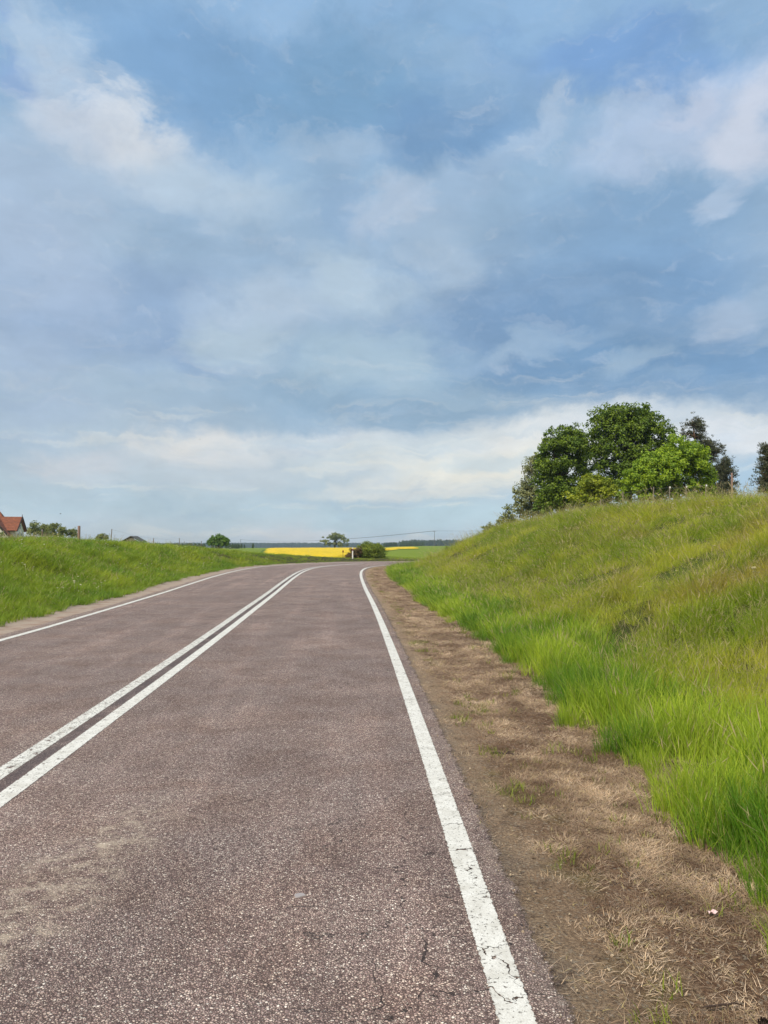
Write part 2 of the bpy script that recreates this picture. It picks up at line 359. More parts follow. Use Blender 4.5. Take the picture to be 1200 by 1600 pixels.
def asphalt_mat():
    m = M('asphalt'); co = m.coord()
    c1 = m.vor(98, 'F1', co); s1 = m.n('ShaderNodeSeparateColor'); m.l(c1, s1.inputs[0])
    c2 = m.vor(170, 'F1', co); s2 = m.n('ShaderNodeSeparateColor'); m.l(c2, s2.inputs[0])
    st = m.ramp(s1.outputs[0], [(0, (.075, .05, .048)), (.15, (.19, .13, .12)), (.38, (.325, .232, .213)), (.62, (.46, .352, .318)), (.82, (.60, .49, .42)), (.97, (.80, .72, .64))])
    st2 = m.ramp(s2.outputs[1], [(0, (.065, .042, .042)), (.4, (.285, .20, .186)), (.8, (.48, .36, .32)), (1, (.70, .57, .48))])
    c = m.mix(m.rng(s2.outputs[0], .5, .7), st, st2)
    gap = m.vor(98, 'DISTANCE_TO_EDGE', co, 'Distance')
    c = m.mix(m.math('SUBTRACT', 1, m.rng(gap, .0, .22)), c, (.075, .052, .046))
    big = m.noise(.55, 5, .6, co); c = m.mix(m.rng(big, .4, .68, 0, 1), c, (1.22, 1.2, 1.17), 'MULTIPLY')
    big2 = m.noise(1.7, 5, .6, co, .4); c = m.mix(m.rng(big2, .35, .72, .0, 1), c, (.80, .74, .70), 'MULTIPLY')
    # pale worn wheel tracks along the lanes, dusty outer edge
    lat = m.attr('lat', out='Fac'); sv = m.attr('run', out='Fac')
    cmb = m.n('ShaderNodeCombineXYZ'); m.l(m.math('MULTIPLY', lat, 2.2), cmb.inputs[0]); m.l(m.math('MULTIPLY', sv, .12), cmb.inputs[1])
    streak = m.noise(1, 6, .62, cmb.outputs[0])
    c = m.mix(m.rng(streak, .45, .72, 0, 1), c, (1.28, 1.26, 1.25), 'MULTIPLY')
    # pale scuffed patch in the near lane
    cmb2 = m.n('ShaderNodeCombineXYZ'); m.l(m.math('MULTIPLY', m.math('ADD', m.math('ADD', lat, 1.95), m.math('MULTIPLY', m.math('ADD', sv, -3.7), -.15)), 2.4), cmb2.inputs[0]); m.l(m.math('MULTIPLY', m.math('ADD', sv, -3.75), .60), cmb2.inputs[1])
    ln = m.n('ShaderNodeVectorMath', operation='LENGTH'); m.l(cmb2.outputs[0], ln.inputs[0])
    pm = m.math('MULTIPLY', m.rng(m.math('SUBTRACT', 1, ln.outputs['Value']), 0, .7), m.rng(m.noise(7, 9, .8, co, .3), .44, .68, 0, .65))
    c = m.mix(pm, c, (.62, .52, .40))
    # dust drifting in from the shoulders
    e = m.rng(lat, .02, .34); e2 = m.rng(m.math('MULTIPLY', lat, -1), 6.25, 7.0)
    dn = m.noise(5, 6, .65, co)
    c = m.mix(m.math('MULTIPLY', m.math('MAXIMUM', e, e2), m.rng(dn, .35, .7, 0, .85)), c, (.33, .26, .205))
    c = m.mix(m.math('MULTIPLY', m.rng(lat, .16, .3), m.rng(m.noise(1.3, 3, .5, co), .4, .6, 0, .7)), c, (.15, .125, .13))
    # darker sealed seam between the two middle lines
    seam = m.math('ADD', lat, m.attr('mid', out='Fac')); sm = m.math('SUBTRACT', 1, m.rng(m.math('ABSOLUTE', seam), .03, .09))
    c = m.mix(m.math('MULTIPLY', sm, m.rng(m.noise(2.2, 4, .6, co), .3, .6, .15, .75)), c, (.07, .055, .06))
    ck = crack_mask(m); c = m.mix(m.math('MULTIPLY', ck, .85), c, (.025, .018, .018))
    bh = m.math('SUBTRACT', m.math('ADD', m.rng(gap, 0, .3), m.math('MULTIPLY', s1.outputs[2], .8)), m.math('MULTIPLY', ck, 3))
    p = m.pbr(c, .82, bh, .7, .004, .35)
    eh = m.math('ADD', lat, m.math('ADD', m.math('MULTIPLY', m.math('SUBTRACT', m.noise(7, 6, .7, co), .5), .16), m.math('MULTIPLY', m.math('SUBTRACT', m.noise(60, 3, .7, co), .5), .10)))
    t = m.n('ShaderNodeBsdfTransparent'); mx = m.n('ShaderNodeMixShader'); m.l(m.rng(eh, .165, .20), mx.inputs[0]); m.l(p.outputs[0], mx.inputs[1]); m.l(t.outputs[0], mx.inputs[2])
    m.l(mx.outputs[0], m.out.inputs[0]); return m.m
def paint_mat(name, wear):
    m = M(name); co = m.coord()
    sp = m.rng(m.noise(70, 4, .65, co), .62-wear*.12, .70-wear*.12)          # small chips
    ch = m.rng(m.noise(16, 6, .7, co, .3), .66-wear*.14, .70-wear*.14)
    e = m.attr('edge', out='Fac')                                              # 0 in the middle, 1 at the border
    eb = m.rng(m.math('ADD', e, m.math('MULTIPLY', m.math('SUBTRACT', m.noise(45, 4, .7, co), .5), .55)), .93, 1.0)
    hole = m.math('MAXIMUM', m.math('MAXIMUM', m.math('MULTIPLY', sp, .8), ch), m.math('MAXIMUM', eb, crack_mask(m)))
    dirt = m.noise(9, 6, .65, co); c = m.mix(m.rng(dirt, .35, .75), (.78, .77, .72), (.56, .54, .48))
    g = m.vor(150, 'F1', co, 'Distance'); c = m.mix(m.rng(g, .3, .7, 0, .35), c, (.45, .42, .38))
    p = m.pbr(c, .6, m.noise(120, 3, .6, co), .35, .003)
    t = m.n('ShaderNodeBsdfTransparent'); mx = m.n('ShaderNodeMixShader'); m.l(hole, mx.inputs[0]); m.l(p.outputs[0], mx.inputs[1]); m.l(t.outputs[0], mx.inputs[2])
    m.l(mx.outputs[0], m.out.inputs[0]); return m.m
def shoulder_mat():
    m = M('shoulder_soil'); co = m.coord(); lat = m.attr('lat', out='Fac')
    wl = m.math('ADD', lat, m.math('MULTIPLY', m.math('SUBTRACT', m.noise(1.6, 5, .6, co), .5), .5))
    base = m.ramp(m.rng(wl, .05, 2.05, smooth=False), [(0, (.17, .14, .12)), (.06, (.21, .165, .135)), (.11, (.33, .24, .165)), (.17, (.30, .205, .135)), (.23, (.20, .12, .075)), (.3, (.17, .09, .055)), (.6, (.15, .08, .048)), (.75, (.08, .06, .025))])
    n = m.noise(28, 8, .72, co); c = m.mix(m.rng(n, .3, .72), base, m.mix(.5, base, (.44, .32, .22)), 'MIX')
    n2 = m.noise(6, 6, .7, co, .4); c = m.mix(m.rng(n2, .52, .72, 0, .9), c, (.09, .055, .04))
    n4 = m.noise(1.1, 3, .6, co); c = m.mix(m.math('MULTIPLY', m.rng(n4, .5, .66, 0, .7), m.math('SUBTRACT', 1, m.rng(m.math('ABSOLUTE', m.math('SUBTRACT', wl, .5)), .03, .22))), c, (.19, .19, .05))
    cmb = m.n('ShaderNodeCombineXYZ'); m.l(m.math('MULTIPLY', lat, 10), cmb.inputs[0]); m.l(m.math('MULTIPLY', m.attr('run', out='Fac'), .8), cmb.inputs[1])
    n3 = m.noise(1, 5, .6, cmb.outputs[0]); c = m.mix(m.rng(n3, .5, .7, 0, .35), c, (.40, .30, .21))
    st = m.vor(90, 'F1', co); ss = m.n('ShaderNodeSeparateColor'); m.l(st, ss.inputs[0]); c = m.mix(m.rng(ss.outputs[0], .86, .97, 0, .7), c, (.42, .36, .29))
    fn = m.noise(75, 6, .8, co); c = m.mix(m.rng(fn, .35, .68), m.mix(1.0, c, (.55, .52, .5), 'MULTIPLY'), m.mix(1.0, c, (1.45, 1.45, 1.4), 'MULTIPLY'))
    c = m.mix(m.rng(lat, 1.5, 2.0), c, (.055, .062, .016))
    m.pbr(c, .95, m.math('ADD', m.math('ADD', n, m.math('MULTIPLY', n2, 1.2)), m.math('MULTIPLY', fn, .5)), 1.0, .035, .15); return m.m
def sand_mat():
    m = M('sandy_shoulder'); co = m.coord(); lat = m.attr('lat', out='Fac')
    n = m.noise(14, 8, .7, co); n2 = m.noise(2.5, 5, .6, co)
    c = m.mix(n, (.26, .205, .165), (.44, .36, .29)); c = m.mix(m.rng(n2, .45, .7, 0, .7), c, (.24, .14, .10))
    c = m.mix(m.rng(m.math('ADD', lat, m.math('MULTIPLY', n2, .4)), -.95, -1.35), c, (.05, .045, .02))
    m.pbr(c, .95, n, .7, .02, .15); return m.m
def ground_mat():
    m = M('ground'); co = m.coord()
    n = m.noise(.35, 6, .6, co); n2 = m.noise(6, 5, .65, co)
    z = m.n('ShaderNodeSeparateXYZ'); m.l(co, z.inputs[0])
    c = m.mix(n2, (.035, .045, .012), (.085, .11, .02))
    far = m.rng(z.outputs[1], 62, 75)
    fld = m.mix(m.noise(.09, 6, .6, m.coord('Object', (.25, 1, 1))), (.14, .20, .018), (.21, .27, .03))
    fld = m.mix(m.rng(m.noise(1.5, 4, .6, co), .35, .7, 0, .5), fld, (.11, .17, .016))
    c = m.mix(far, c, fld)
    m.pbr(c, .95, n2, .6, .08, .1); return m.m

def grass_mat(name, trans=.35, dry=.0):
    m = M(name)
    tint = m.attr('tint', 'INSTANCER'); h = m.attr('h', out='Fac'); v = m.attr('var', out='Fac')
    c = m.mix(m.rng(h, .0, .55), m.mix(.7, tint, (.10, .085, .03), 'MULTIPLY'), tint) if False else tint
    c = m.mix(m.math('MULTIPLY', v, .55), c, m.mix(1.0, c, (1.7, 1.35, .9), 'MULTIPLY'))
    c = m.mix(m.rng(v, .90, .93, 0, .75), c, (.42, .36, .15)); c = m.mix(m.rng(h, 1.02, 1.2), c, (.42, .34, .18))
    m.pbr(c, .55, spec=.35, trans=trans); return m.m
def leaf_mat(name, c1, c2, c3, trans=.3):
    m = M(name); g = m.n('ShaderNodeNewGeometry'); r = g.outputs['Random Per Island']
    cl = m.attr('clump', out='Fac')
    c = m.ramp(r, [(0, c1), (.5, c2), (1, c3)]); c = m.mix(m.rng(cl, 0, 1, 0, .75), c, m.mix(1.0, c, (1.55, 1.35, .8), 'MULTIPLY'))
    m.pbr(c, .5, spec=.4, trans=trans); return m.m

MT = {}
MT['asphalt'] = asphalt_mat(); MT['paint'] = paint_mat('road_paint', .35); MT['paint_worn'] = paint_mat('worn_road_paint', .65); MT['paint_faint'] = paint_mat('faint_road_paint', 2.1)
MT['soil'] = shoulder_mat(); MT['sand'] = sand_mat(); MT['ground'] = ground_mat()
MT['grass'] = grass_mat('grass_blade', .35); MT['straw'] = grass_mat('straw', .12); MT['flower'] = grass_mat('flower', .2)
MT['bark'] = simple('bark', (.075, .06, .048), .9, .5, 14); MT['pine_bark'] = simple('pine_bark', (.13, .075, .05), .9, .5, 14)
MT['wood'] = simple('weathered_wood', (.20, .17, .14), .9, .4, 20); MT['pink_wood'] = simple('reddish_post', (.30, .20, .17), .85, .3, 20)
MT['white'] = simple('white_plastic', (.78, .78, .76), .4, .05); MT['black'] = simple('black_plastic', (.02, .02, .02), .5, .1)
MT['steel'] = simple('galvanised_wire', (.25, .25, .26), .45, .2, metal=.6); MT['dark_wire'] = simple('cable', (.05, .05, .055), .6, .1)
MT['concrete'] = simple('pole_concrete', (.13, .125, .12), .85, .2, 3)
MT['red_reflector'] = simple('reflector', (.5, .06, .03), .3, .1); MT['rust'] = simple('rusty_metal', (.20, .085, .04), .8, .4, 30)

# ------------------------------------------------------------------ road ribbon, lines, shoulders, ground
def ribbon(name, mat, s0, s1, latf, nlat, ds=.25, lift=0.0, hf=None, jitter=None):
    ss = np.arange(s0, s1+1e-6, ds); t = np.linspace(0, 1, nlat)
    SS, T = np.meshgrid(ss, t, indexing='ij'); LA = latf(SS, T)
    x, y = at(SS, LA); z = (hf(SS, LA, x, y) if hf else ELV(SS))+lift
    n, k = SS.shape; idx = np.arange(n*k).reshape(n, k)
    q = np.stack([idx[:-1, :-1], idx[:-1, 1:], idx[1:, 1:], idx[1:, :-1]], -1)
    o = npmesh(name, np.stack([x, y, z], -1), q, 4, mat, smooth=True)
    attr(o, 'lat', LA.ravel()); attr(o, 'run', SS.ravel()); attr(o, 'mid', CL(SS).ravel())
    attr(o, 'edge', np.abs(T*2-1).ravel())
    return o
def lat_asph(s, t):
    a = -W(s)-.33+(fbm(s*1.7, s*0+3)-.5)*.12; b = .25+(fbm(s*1.5, s*0+8, 5)-.5)*.11+(fbm(s*9, s*0+2, 3)-.5)*.03
    b = b-.05*sstep(s, 20, 5)*0
    return a+(b-a)*t
tag(ribbon('road', MT['asphalt'], -30, 300, lat_asph, 29, lift=0), kind='structure')
def band(c, w):
    def f(s, t):
        cc = c(s) if callable(c) else c
        return cc+(t-.5)*w
    return f
LM = {}
tag(ribbon('right_edge_line', MT['paint'], -30, 300, band(0, .13), 5, .25, .004), kind='structure')
tag(ribbon('left_edge_line', MT['paint'], -30, 300, band(lambda s: -W(s), .13), 5, .25, .004), kind='structure')
tag(ribbon('centre_line_near', MT['paint'], -30, 54, band(lambda s: -CL(s)+.125-.06*sstep(s, 46, 54), .135), 5, .25, .004), kind='structure')
tag(ribbon('centre_line_far', MT['paint_worn'], -30, 54, band(lambda s: -CL(s)-.125+.06*sstep(s, 46, 54), .14), 5, .25, .004), kind='structure')
tag(ribbon('bend_centre_line', MT['paint_faint'], 54.3, 120, band(lambda s: -CL(s), .14), 5, .25, .004), kind='structure')
def lat_r(s, t): return .09+(4.7-.09)*t**1.5
def lat_l(s, t): return -W(s)-.2-(4.3)*t**1.2
o = ribbon('shoulder', MT['soil'], -8, 80, lat_r, 110, .05, -.004, height); tag(o, kind='structure')
tag(ribbon('shoulder', MT['soil'], 80, 200, lat_r, 30, .5, -.004, height), kind='structure')
o = ribbon('left_shoulder', MT['sand'], -20, 200, lat_l, 40, .25, -.004, height); tag(o, kind='structure')
# left shoulder wants distance from its own line
la = np.zeros(len(o.data.vertices), np.float32); o.data.attributes['lat'].data.foreach_get('value', la)
rn = np.zeros(len(la), np.float32); o.data.attributes['run'].data.foreach_get('value', rn)
o.data.attributes['lat'].data.foreach_set('value', (la+W(rn)).astype(np.float32))

def axis(a, b, step, lo, hi, g=1.09):
    mid = np.arange(a, b, step).tolist(); u = []; v = b; d = step
    while v < hi: u.append(v); d *= g; v += d
    u.append(hi); w = []; v = a; d = step
    while v > lo: d *= g; v -= d; w.append(max(v, lo))
    return np.array(w[::-1]+mid+u)
gx = axis(-22, 28, .4, -5000, 5000); gy = axis(-2, 80, .4, -300, 6000)
GX, GY = np.meshgrid(gx, gy, indexing='ij')
s_, l_ = nearest(GX, GY); z_ = height(s_, l_, GX.ravel(), GY.ravel())
dr = np.maximum(l_-4.2, -l_-W(s_)-4.0); z_ -= .10*(1-sstep(dr, 0, .5))
z_ = np.where(np.hypot(GX.ravel(), GY.ravel()) > 1800, z_-(np.hypot(GX.ravel(), GY.ravel())-1800)*.004, z_)
n, k = GX.shape; idx = np.arange(n*k).reshape(n, k)
q = np.stack([idx[:-1, :-1], idx[1:, :-1], idx[1:, 1:], idx[:-1, 1:]], -1)
tag(npmesh('ground', np.stack([GX.ravel(), GY.ravel(), z_], -1), q, 4, MT['ground'], smooth=True), kind='structure')

# ------------------------------------------------------------------ scattering through geometry nodes (stuff only)
def blades(name, n, hgt, width, spread, lean, curl, mat, seg=3, head=0.0, seed=0, flat=0.0):
    r = np.random.default_rng(seed); V = []; Fc = []; H = []; VR = []
    for i in range(n):
        a = r.random()*6.283; rad = spread*math.sqrt(r.random()); bx, by = rad*math.cos(a), rad*math.sin(a)
        da = a+r.normal(0, .9); ln = hgt*(.55+.5*r.random()); w = width*(.7+.6*r.random()); le = lean*(.3+r.random()); cu = curl*(.2+1.2*r.random())
        if flat: le = flat+r.normal(0, .2)
        fa = r.random()*6.283; sx, sy = math.cos(fa)*w/2, math.sin(fa)*w/2
        hx, hz = 0, 0; b = len(V); ang = le; var = r.random(); hd = r.random() < head
        for j in range(seg+1):
            t = j/seg; ww = (1-t**1.6)*.92+.08
            if hd: ww = .25 if j < seg else .1
            px, py = bx+hx*math.cos(da), by+hx*math.sin(da)
            V += [(px-sx*ww, py-sy*ww, max(hz, .001)), (px+sx*ww, py+sy*ww, max(hz, .001))]; H += [t, t]; VR += [var, var]
            st = ln/seg; hx += math.sin(ang)*st; hz += math.cos(ang)*st; ang = min(ang+cu/seg, 2.6 if not flat else 1.62)
        for j in range(seg): Fc.append((b+2*j, b+2*j+1, b+2*j+3, b+2*j+2))
        if hd:
            b = len(V); hl = ln*.22; dx, dz = math.sin(ang), math.cos(ang); wh = w*1.1
            sxx, syy = math.cos(fa)*wh/2, math.sin(fa)*wh/2
            ex = hx-math.sin(ang)*st; ez = hz-math.cos(ang)*st
            for t, ww in ((0, .3), (.35, 1), (1, .15)):
                px, py, pz = bx+(ex+dx*hl*t)*math.cos(da), by+(ex+dx*hl*t)*math.sin(da), ez+dz*hl*t
                V += [(px-sxx*ww, py-syy*ww, pz), (px+sxx*ww, py+syy*ww, pz)]; H += [1.3, 1.3]; VR += [var, var]
            Fc += [(b, b+1, b+3, b+2), (b+2, b+3, b+5, b+4)]
    o = npmesh(name, np.array(V), np.array(Fc), 4, mat, link=False, smooth=True)
    attr(o, 'h', H); attr(o, 'var', VR); return o
def scatter(name, P, rot, scl, tint, pick, protos):
    o = npmesh(name, P, [], 4)
    attr(o, 'rotv', rot, 'FLOAT_VECTOR'); attr(o, 'sclv', scl, 'FLOAT_VECTOR'); attr(o, 'tint', tint, 'FLOAT_COLOR'); attr(o, 'pick', pick, 'INT')
    col = bpy.data.collections.new(name+'_kinds')
    for i, p in enumerate(protos): p.name = '%s_kind_%c' % (name, chr(97+i)); col.objects.link(p)
    g = bpy.data.node_groups.new(name+'_scatter', 'GeometryNodeTree')
    g.interface.new_socket('Geometry', in_out='INPUT', socket_type='NodeSocketGeometry'); g.interface.new_socket('Geometry', in_out='OUTPUT', socket_type='NodeSocketGeometry')
    gi = g.nodes.new('NodeGroupInput'); go = g.nodes.new('NodeGroupOutput'); ip = g.nodes.new('GeometryNodeInstanceOnPoints')
    ci = g.nodes.new('GeometryNodeCollectionInfo'); ci.inputs['Collection'].default_value = col; ci.inputs['Separate Children'].default_value = True; ci.inputs['Reset Children'].default_value = True
    def na(nm, t):
        q = g.nodes.new('GeometryNodeInputNamedAttribute'); q.data_type = t; q.inputs[0].default_value = nm; return q.outputs[0]
    ip.inputs['Pick Instance'].default_value = True
    g.links.new(gi.outputs[0], ip.inputs['Points']); g.links.new(ci.outputs[0], ip.inputs['Instance'])
    g.links.new(na('pick', 'INT'), ip.inputs['Instance Index'])
    g.links.new(na('rotv', 'FLOAT_VECTOR'), ip.inputs['Rotation']); g.links.new(na('sclv', 'FLOAT_VECTOR'), ip.inputs['Scale'])
    g.links.new(ip.outputs[0], go.inputs[0])
    md = o.modifiers.new('scatter', 'NODES'); md.node_group = g
    return tag(o, kind='stuff')
def cull(x, y, margin=4.0):
    return (y > -.5) & (np.abs(x) < .56*np.maximum(y, 0)+margin)
def lanes(s0, s1, lfun, dens, seed, fall=14.0, minf=.12, power=1.3):
    """random points in (s, lateral) space, thinning with distance from the viewpoint"""
    r = np.random.default_rng(seed); l0, l1 = lfun
    area = (s1-s0)*(l1-l0); n = int(area*dens); s = s0+(s1-s0)*r.random(n); l = l0+(l1-l0)*r.random(n)
    return s, l, r
def thin(r, x, y, fall, minf):
    d = np.hypot(x, y); keep = np.clip((fall/np.maximum(d, .1))**1.25, minf, 1); return r.random(len(x)) < keep, d
mixc = lambda a, b, t: np.asarray(a)[None]*(1-t[:, None])+np.asarray(b)[None]*t[:, None]

# -- lush roadside strip and dry slope, right hand side
def right_grass():
    pr = [blades('g', 20, .30, .0055, .07, .16, .7, MT['grass'], 4, 0, 1), blades('g', 18, .34, .006, .08, .2, 1.0, MT['grass'], 4, 0, 2), blades('g', 24, .24, .0045, .07, .3, .7, MT['grass'], 3, 0, 3),
          blades('g', 22, .30, .0045, .09, .22, .7, MT['grass'], 3, .25, 4), blades('g', 26, .24, .004, .10, .35, 1.0, MT['grass'], 3, .12, 5), blades('g', 12, .46, .004, .07, .15, .5, MT['grass'], 4, .8, 6)]
    pr.append(blades('g', 7, .26, .013, .05, .45, 1.3, MT['grass'], 4, 0, 7))
    P = []; RO = []; SCc = []; TI = []; PK = []
    # lush
    s, l, r = lanes(-2, 75, (1.0, 4.3), 330, 11)
    x, y = at(s, l); nn = fbm(s/1.3, l/1.3+5); lim = np.interp(s, [2, 3.2, 4.8, 7, 12, 18, 40], [1.1, 1.16, 1.3, 1.44, 1.52, 1.42, 1.35])+.22*(fbm(s/.5+3, l*0)-.5)*2+.10*(fbm(s/.16+3, l*0)-.5)*2; up = 2.45+.6*(fbm(s/2.5+9, l*0)-.5)*2+.012*s
    k, d = thin(r, x, y, 7, .13); lush = 1-sstep(l, up-.35, up+.45)
    k &= (l > lim) & cull(x, y) & (r.random(len(x)) < lush*np.clip((fbm(x/.2, y/.2)-.36)*5, .08, 1))
    s, l, x, y, d, lu, li = s[k], l[k], x[k], y[k], d[k], lush[k], lim[k]
    z = height(s, l, x, y)-.01; m = len(x); big = np.clip(d/9, 1, 2.2)
    edge = sstep(l-li, .0, .30); clum = fbm(x/.55+3, y/.55)
    sc = (.55+.6*edge)*(.75+.5*clum)*(.85+.3*r.random(m)); 
    P.append(np.stack([x, y, z], 1)); RO.append(np.stack([r.normal(0, .1, m), r.normal(0, .1, m), r.random(m)*6.283], 1))
    SCc.append(np.stack([sc*big, sc*big, sc*np.clip(1.05-.004*d, .8, 1.1)], 1)); u = r.random(m); PK.append(np.where(u < .10, 6, np.where(u > .95, 5, r.integers(0, 3, m))))
    t = np.clip((fbm(x/.8, y/.8+8)-.5)*2.6+.5+r.normal(0, .25, m), 0, 1)
    TI.append(mixc((.09, .22, .014), (.34, .48, .04), t))
    # slope
    s, l, r = lanes(-2, 75, (2.0, 16), 260, 12)
    x, y = at(s, l); k, d = thin(r, x, y, 7.5, .10); up = 2.45+.6*(fbm(s/2.5+9, l*0)-.5)*2+.012*s
    k &= cull(x, y) & (r.random(len(x)) < sstep(l, up-.2, up+.5)) & (fbm(x/.5, y/.5) > .36)
    s, l, x, y, d = s[k], l[k], x[k], y[k], d[k]; m = len(x); z = height(s, l, x, y)-.015; big = np.clip(d/9, 1, 2.4)
    tall = np.clip((fbm(x/.8+7, y/.8)-.5)*2+.5, 0, 1); sc = (.5+.85*tall)*(.75+.5*r.random(m))
    P.append(np.stack([x, y, z], 1)); RO.append(np.stack([r.normal(0, .16, m), r.normal(0, .16, m), r.random(m)*6.283], 1))
    SCc.append(np.stack([sc*big, sc*big, sc], 1)); u = r.random(m); PK.append(np.where(u < .42, 3, np.where(u < .9, 4, 5)))
    a = fbm(x/1.0+2, y/1.0); b = fbm(x/2.8+20, y/2.8+4)
    c = mixc((.19, .31, .018), (.47, .52, .055), np.clip(a*2-.5+r.normal(0, .2, m), 0, 1))
    red = np.clip((fbm(x/.9+31, y/.9+12)-.53)*5, 0, 1)*np.clip((l-3.2)/1.5, 0, 1)*np.clip(1.35-d/32, .15, 1); c = c*(1-.5*red[:, None])+.5*red[:, None]*np.array((.34, .21, .08))[None]
    gr = np.clip((b-.54)*5, 0, 1); c = c*(1-.6*gr[:, None])+.6*gr[:, None]*np.array((.14, .28, .02))[None]
    TI.append(c)
    scatter('roadside_grass', np.vstack(P), np.vstack(RO), np.vstack(SCc), np.vstack(TI), np.concatenate(PK), pr)
    print('right grass', sum(len(p) for p in P))
right_grass()

def left_grass():
    pr = [blades('g', 18, .24, .007, .09, .2, .8, MT['grass'], 3, 0, 21), blades('g', 18, .30, .006, .09, .25, .9, MT['grass'], 3, .1, 22), blades('g', 12, .42, .005, .08, .15, .5, MT['grass'], 3, .6, 23)]
    s, l, r = lanes(2, 82, (1.0, 16), 170, 31); LA = -W(s)-l
    x, y = at(s, LA); k, d = thin(r, x, y, 12, .12); lim = 1.1+.3*(fbm(s/1.1, s*0+2)-.5)*2-.25*sstep(s, 30, 45)
    k &= cull(x, y) & (l > lim)
    s, l, LA, x, y, d = s[k], l[k], LA[k], x[k], y[k], d[k]; m = len(x); z = height(s, LA, x, y)-.015; big = np.clip(d/12, 1, 2.4)
    tall = fbm(x/1.3+3, y/1.3); sc = (.65+.7*tall)*(.8+.4*r.random(m))*np.where(l < 1.7, .75, 1)*(1-.6*sstep(s, 48, 58))
    u = r.random(m); pk = np.where(u < .5, 0, np.where(u < .95, 1, 2))
    a = fbm(x/1.6+2, y/1.6); c = mixc((.15, .27, .016), (.33, .42, .03), np.clip(a*2-.5+r.normal(0, .2, m), 0, 1))
    gr = np.clip((fbm(x/2.0+2, y/2.0+44)-.56)*5, 0, 1)+(1-sstep(l, 1.2, 2.2))*.7; gr = np.clip(gr, 0, 1)[:, None]; c = c*(1-.6*gr)+.6*gr*np.array((.09, .23, .018))[None]
    scatter('embankment_grass', np.stack([x, y, z], 1), np.stack([r.normal(0, .12, m), r.normal(0, .12, m), r.random(m)*6.283], 1), np.stack([sc*big, sc*big, sc], 1), c, pk, pr)
    print('left grass', m)
left_grass()

def straw():
    pr = [blades('g', 30, .044, .0019, .05, 1.1, .6, MT['straw'], 2, 0, 41, 1.2), blades('g', 24, .034, .0018, .045, .7, .6, MT['straw'], 2, 0, 42), blades('g', 22, .060, .0020, .07, 1.2, .3, MT['straw'], 2, 0, 43, 1.4)]
    s, l, r = lanes(0, 62, (.16, 1.9), 1700, 44); x, y = at(s, l); k, d = thin(r, x, y, 5.5, .08)
    den = np.clip((fbm(x/.35, y/.35)-.30)*4, .22, 1)*np.maximum(sstep(l+.3*(fbm(s/1.2, l)-.5), .34, .62), .10)
    k &= cull(x, y) & (r.random(len(x)) < den)
    s, l, x, y, d = s[k], l[k], x[k], y[k], d[k]; m = len(x); z = height(s, l, x, y)-.003; big = np.clip(d/7, 1, 2.2)
    sc = (.6+.8*r.random(m)); u = r.random(m); pk = np.where(u < .5, 0, np.where(u < .68, 1, 2))
    c = mixc((.13, .08, .052), (.76, .62, .475), np.clip((.35+.9*r.random(m))*((fbm(x/.22+3, y/.22)-.5)*1.7+.46), 0, 1))
    scatter('dead_grass', np.stack([x, y, z], 1), np.stack([r.normal(0, .12, m), r.normal(0, .12, m), r.random(m)*6.283], 1), np.stack([sc*big, sc*big, sc], 1), c, pk, pr)
    print('straw', m)
straw()

# ------------------------------------------------------------------ small weeds, pebbles and flowers
def weeds():
    pr = [blades('g', 12, .07, .005, .04, .5, 1.0, MT['grass'], 3, 0, 51), blades('g', 9, .13, .007, .03, .5, 1.3, MT['grass'], 3, 0, 52)]
    s, l, r = lanes(0, 60, (.3, 1.7), 75, 53); x, y = at(s, l); k, d = thin(r, x, y, 8, .1)
    den = np.clip((fbm(x/.5+60, y/.5)-.52)*7, 0.02, 1)*np.where((l > .7) & (l < 1.15), .3, 1)
    k &= cull(x, y) & (r.random(len(x)) < den)
    s, l, x, y = s[k], l[k], x[k], y[k]; pk = np.where(l > 1.2, 1, 0)
    # the tufts one can point at in the foreground
    ex = np.array([[3.2, .54], [3.22, .57], [3.17, .52], [4.1, .50], [4.05, .56], [3.98, .53], [3.9, .62], [3.92, .46], [2.85, .60], [2.7, .5], [4.6, .45], [5.0, .42]])
    x = np.concatenate([x, np.interp(ex[:, 0], S, X)+ex[:, 1]]); y = np.concatenate([y, ex[:, 0]]); s = np.concatenate([s, ex[:, 0]]); l = np.concatenate([l, ex[:, 1]]); pk = np.concatenate([pk, np.zeros(len(ex), int)])
    m = len(x); z = height(s, l, x, y)-.004; sc = .6+.6*r.random(m)
    c = mixc((.13, .20, .02), (.24, .29, .04), r.random(m))
    scatter('weeds', np.stack([x, y, z], 1), np.stack([r.normal(0, .1, m), r.normal(0, .1, m), r.random(m)*6.283], 1), np.stack([sc, sc, sc], 1), c, pk, pr)
weeds()
def lump(name, seed, mat, el=(1, 1, .6), sub=2):
    bm = bmesh.new(); bmesh.ops.create_icosphere(bm, subdivisions=sub, radius=1); off = Vector((seed*3.1, seed, 0))
    for v in bm.verts:
        q = v.co*(1+.45*(mnoise.noise(v.co*1.4+off)))
        v.co = Vector((q.x*el[0], q.y*el[1], q.z*el[2]))
    me = bpy.data.meshes.new(name); bm.to_mesh(me); bm.free(); me.materials.append(mat)
    return bpy.data.objects.new(name, me)
def tinted(name, rough=.85, trans=0):
    m = M(name); g = m.n('ShaderNodeNewGeometry'); t = m.attr('tint', 'INSTANCER'); c = m.mix(m.math('MULTIPLY', g.outputs['Random Per Island'], .6), t, m.mix(1.0, t, (1.7, 1.6, 1.3), 'MULTIPLY'))
    m.pbr(c, rough, spec=.25, trans=trans); return m.m
MT['grit'] = tinted('grit'); MT['farleaf'] = tinted('far_foliage', .8, .15); MT['petal'] = tinted('petal', .6, .3)
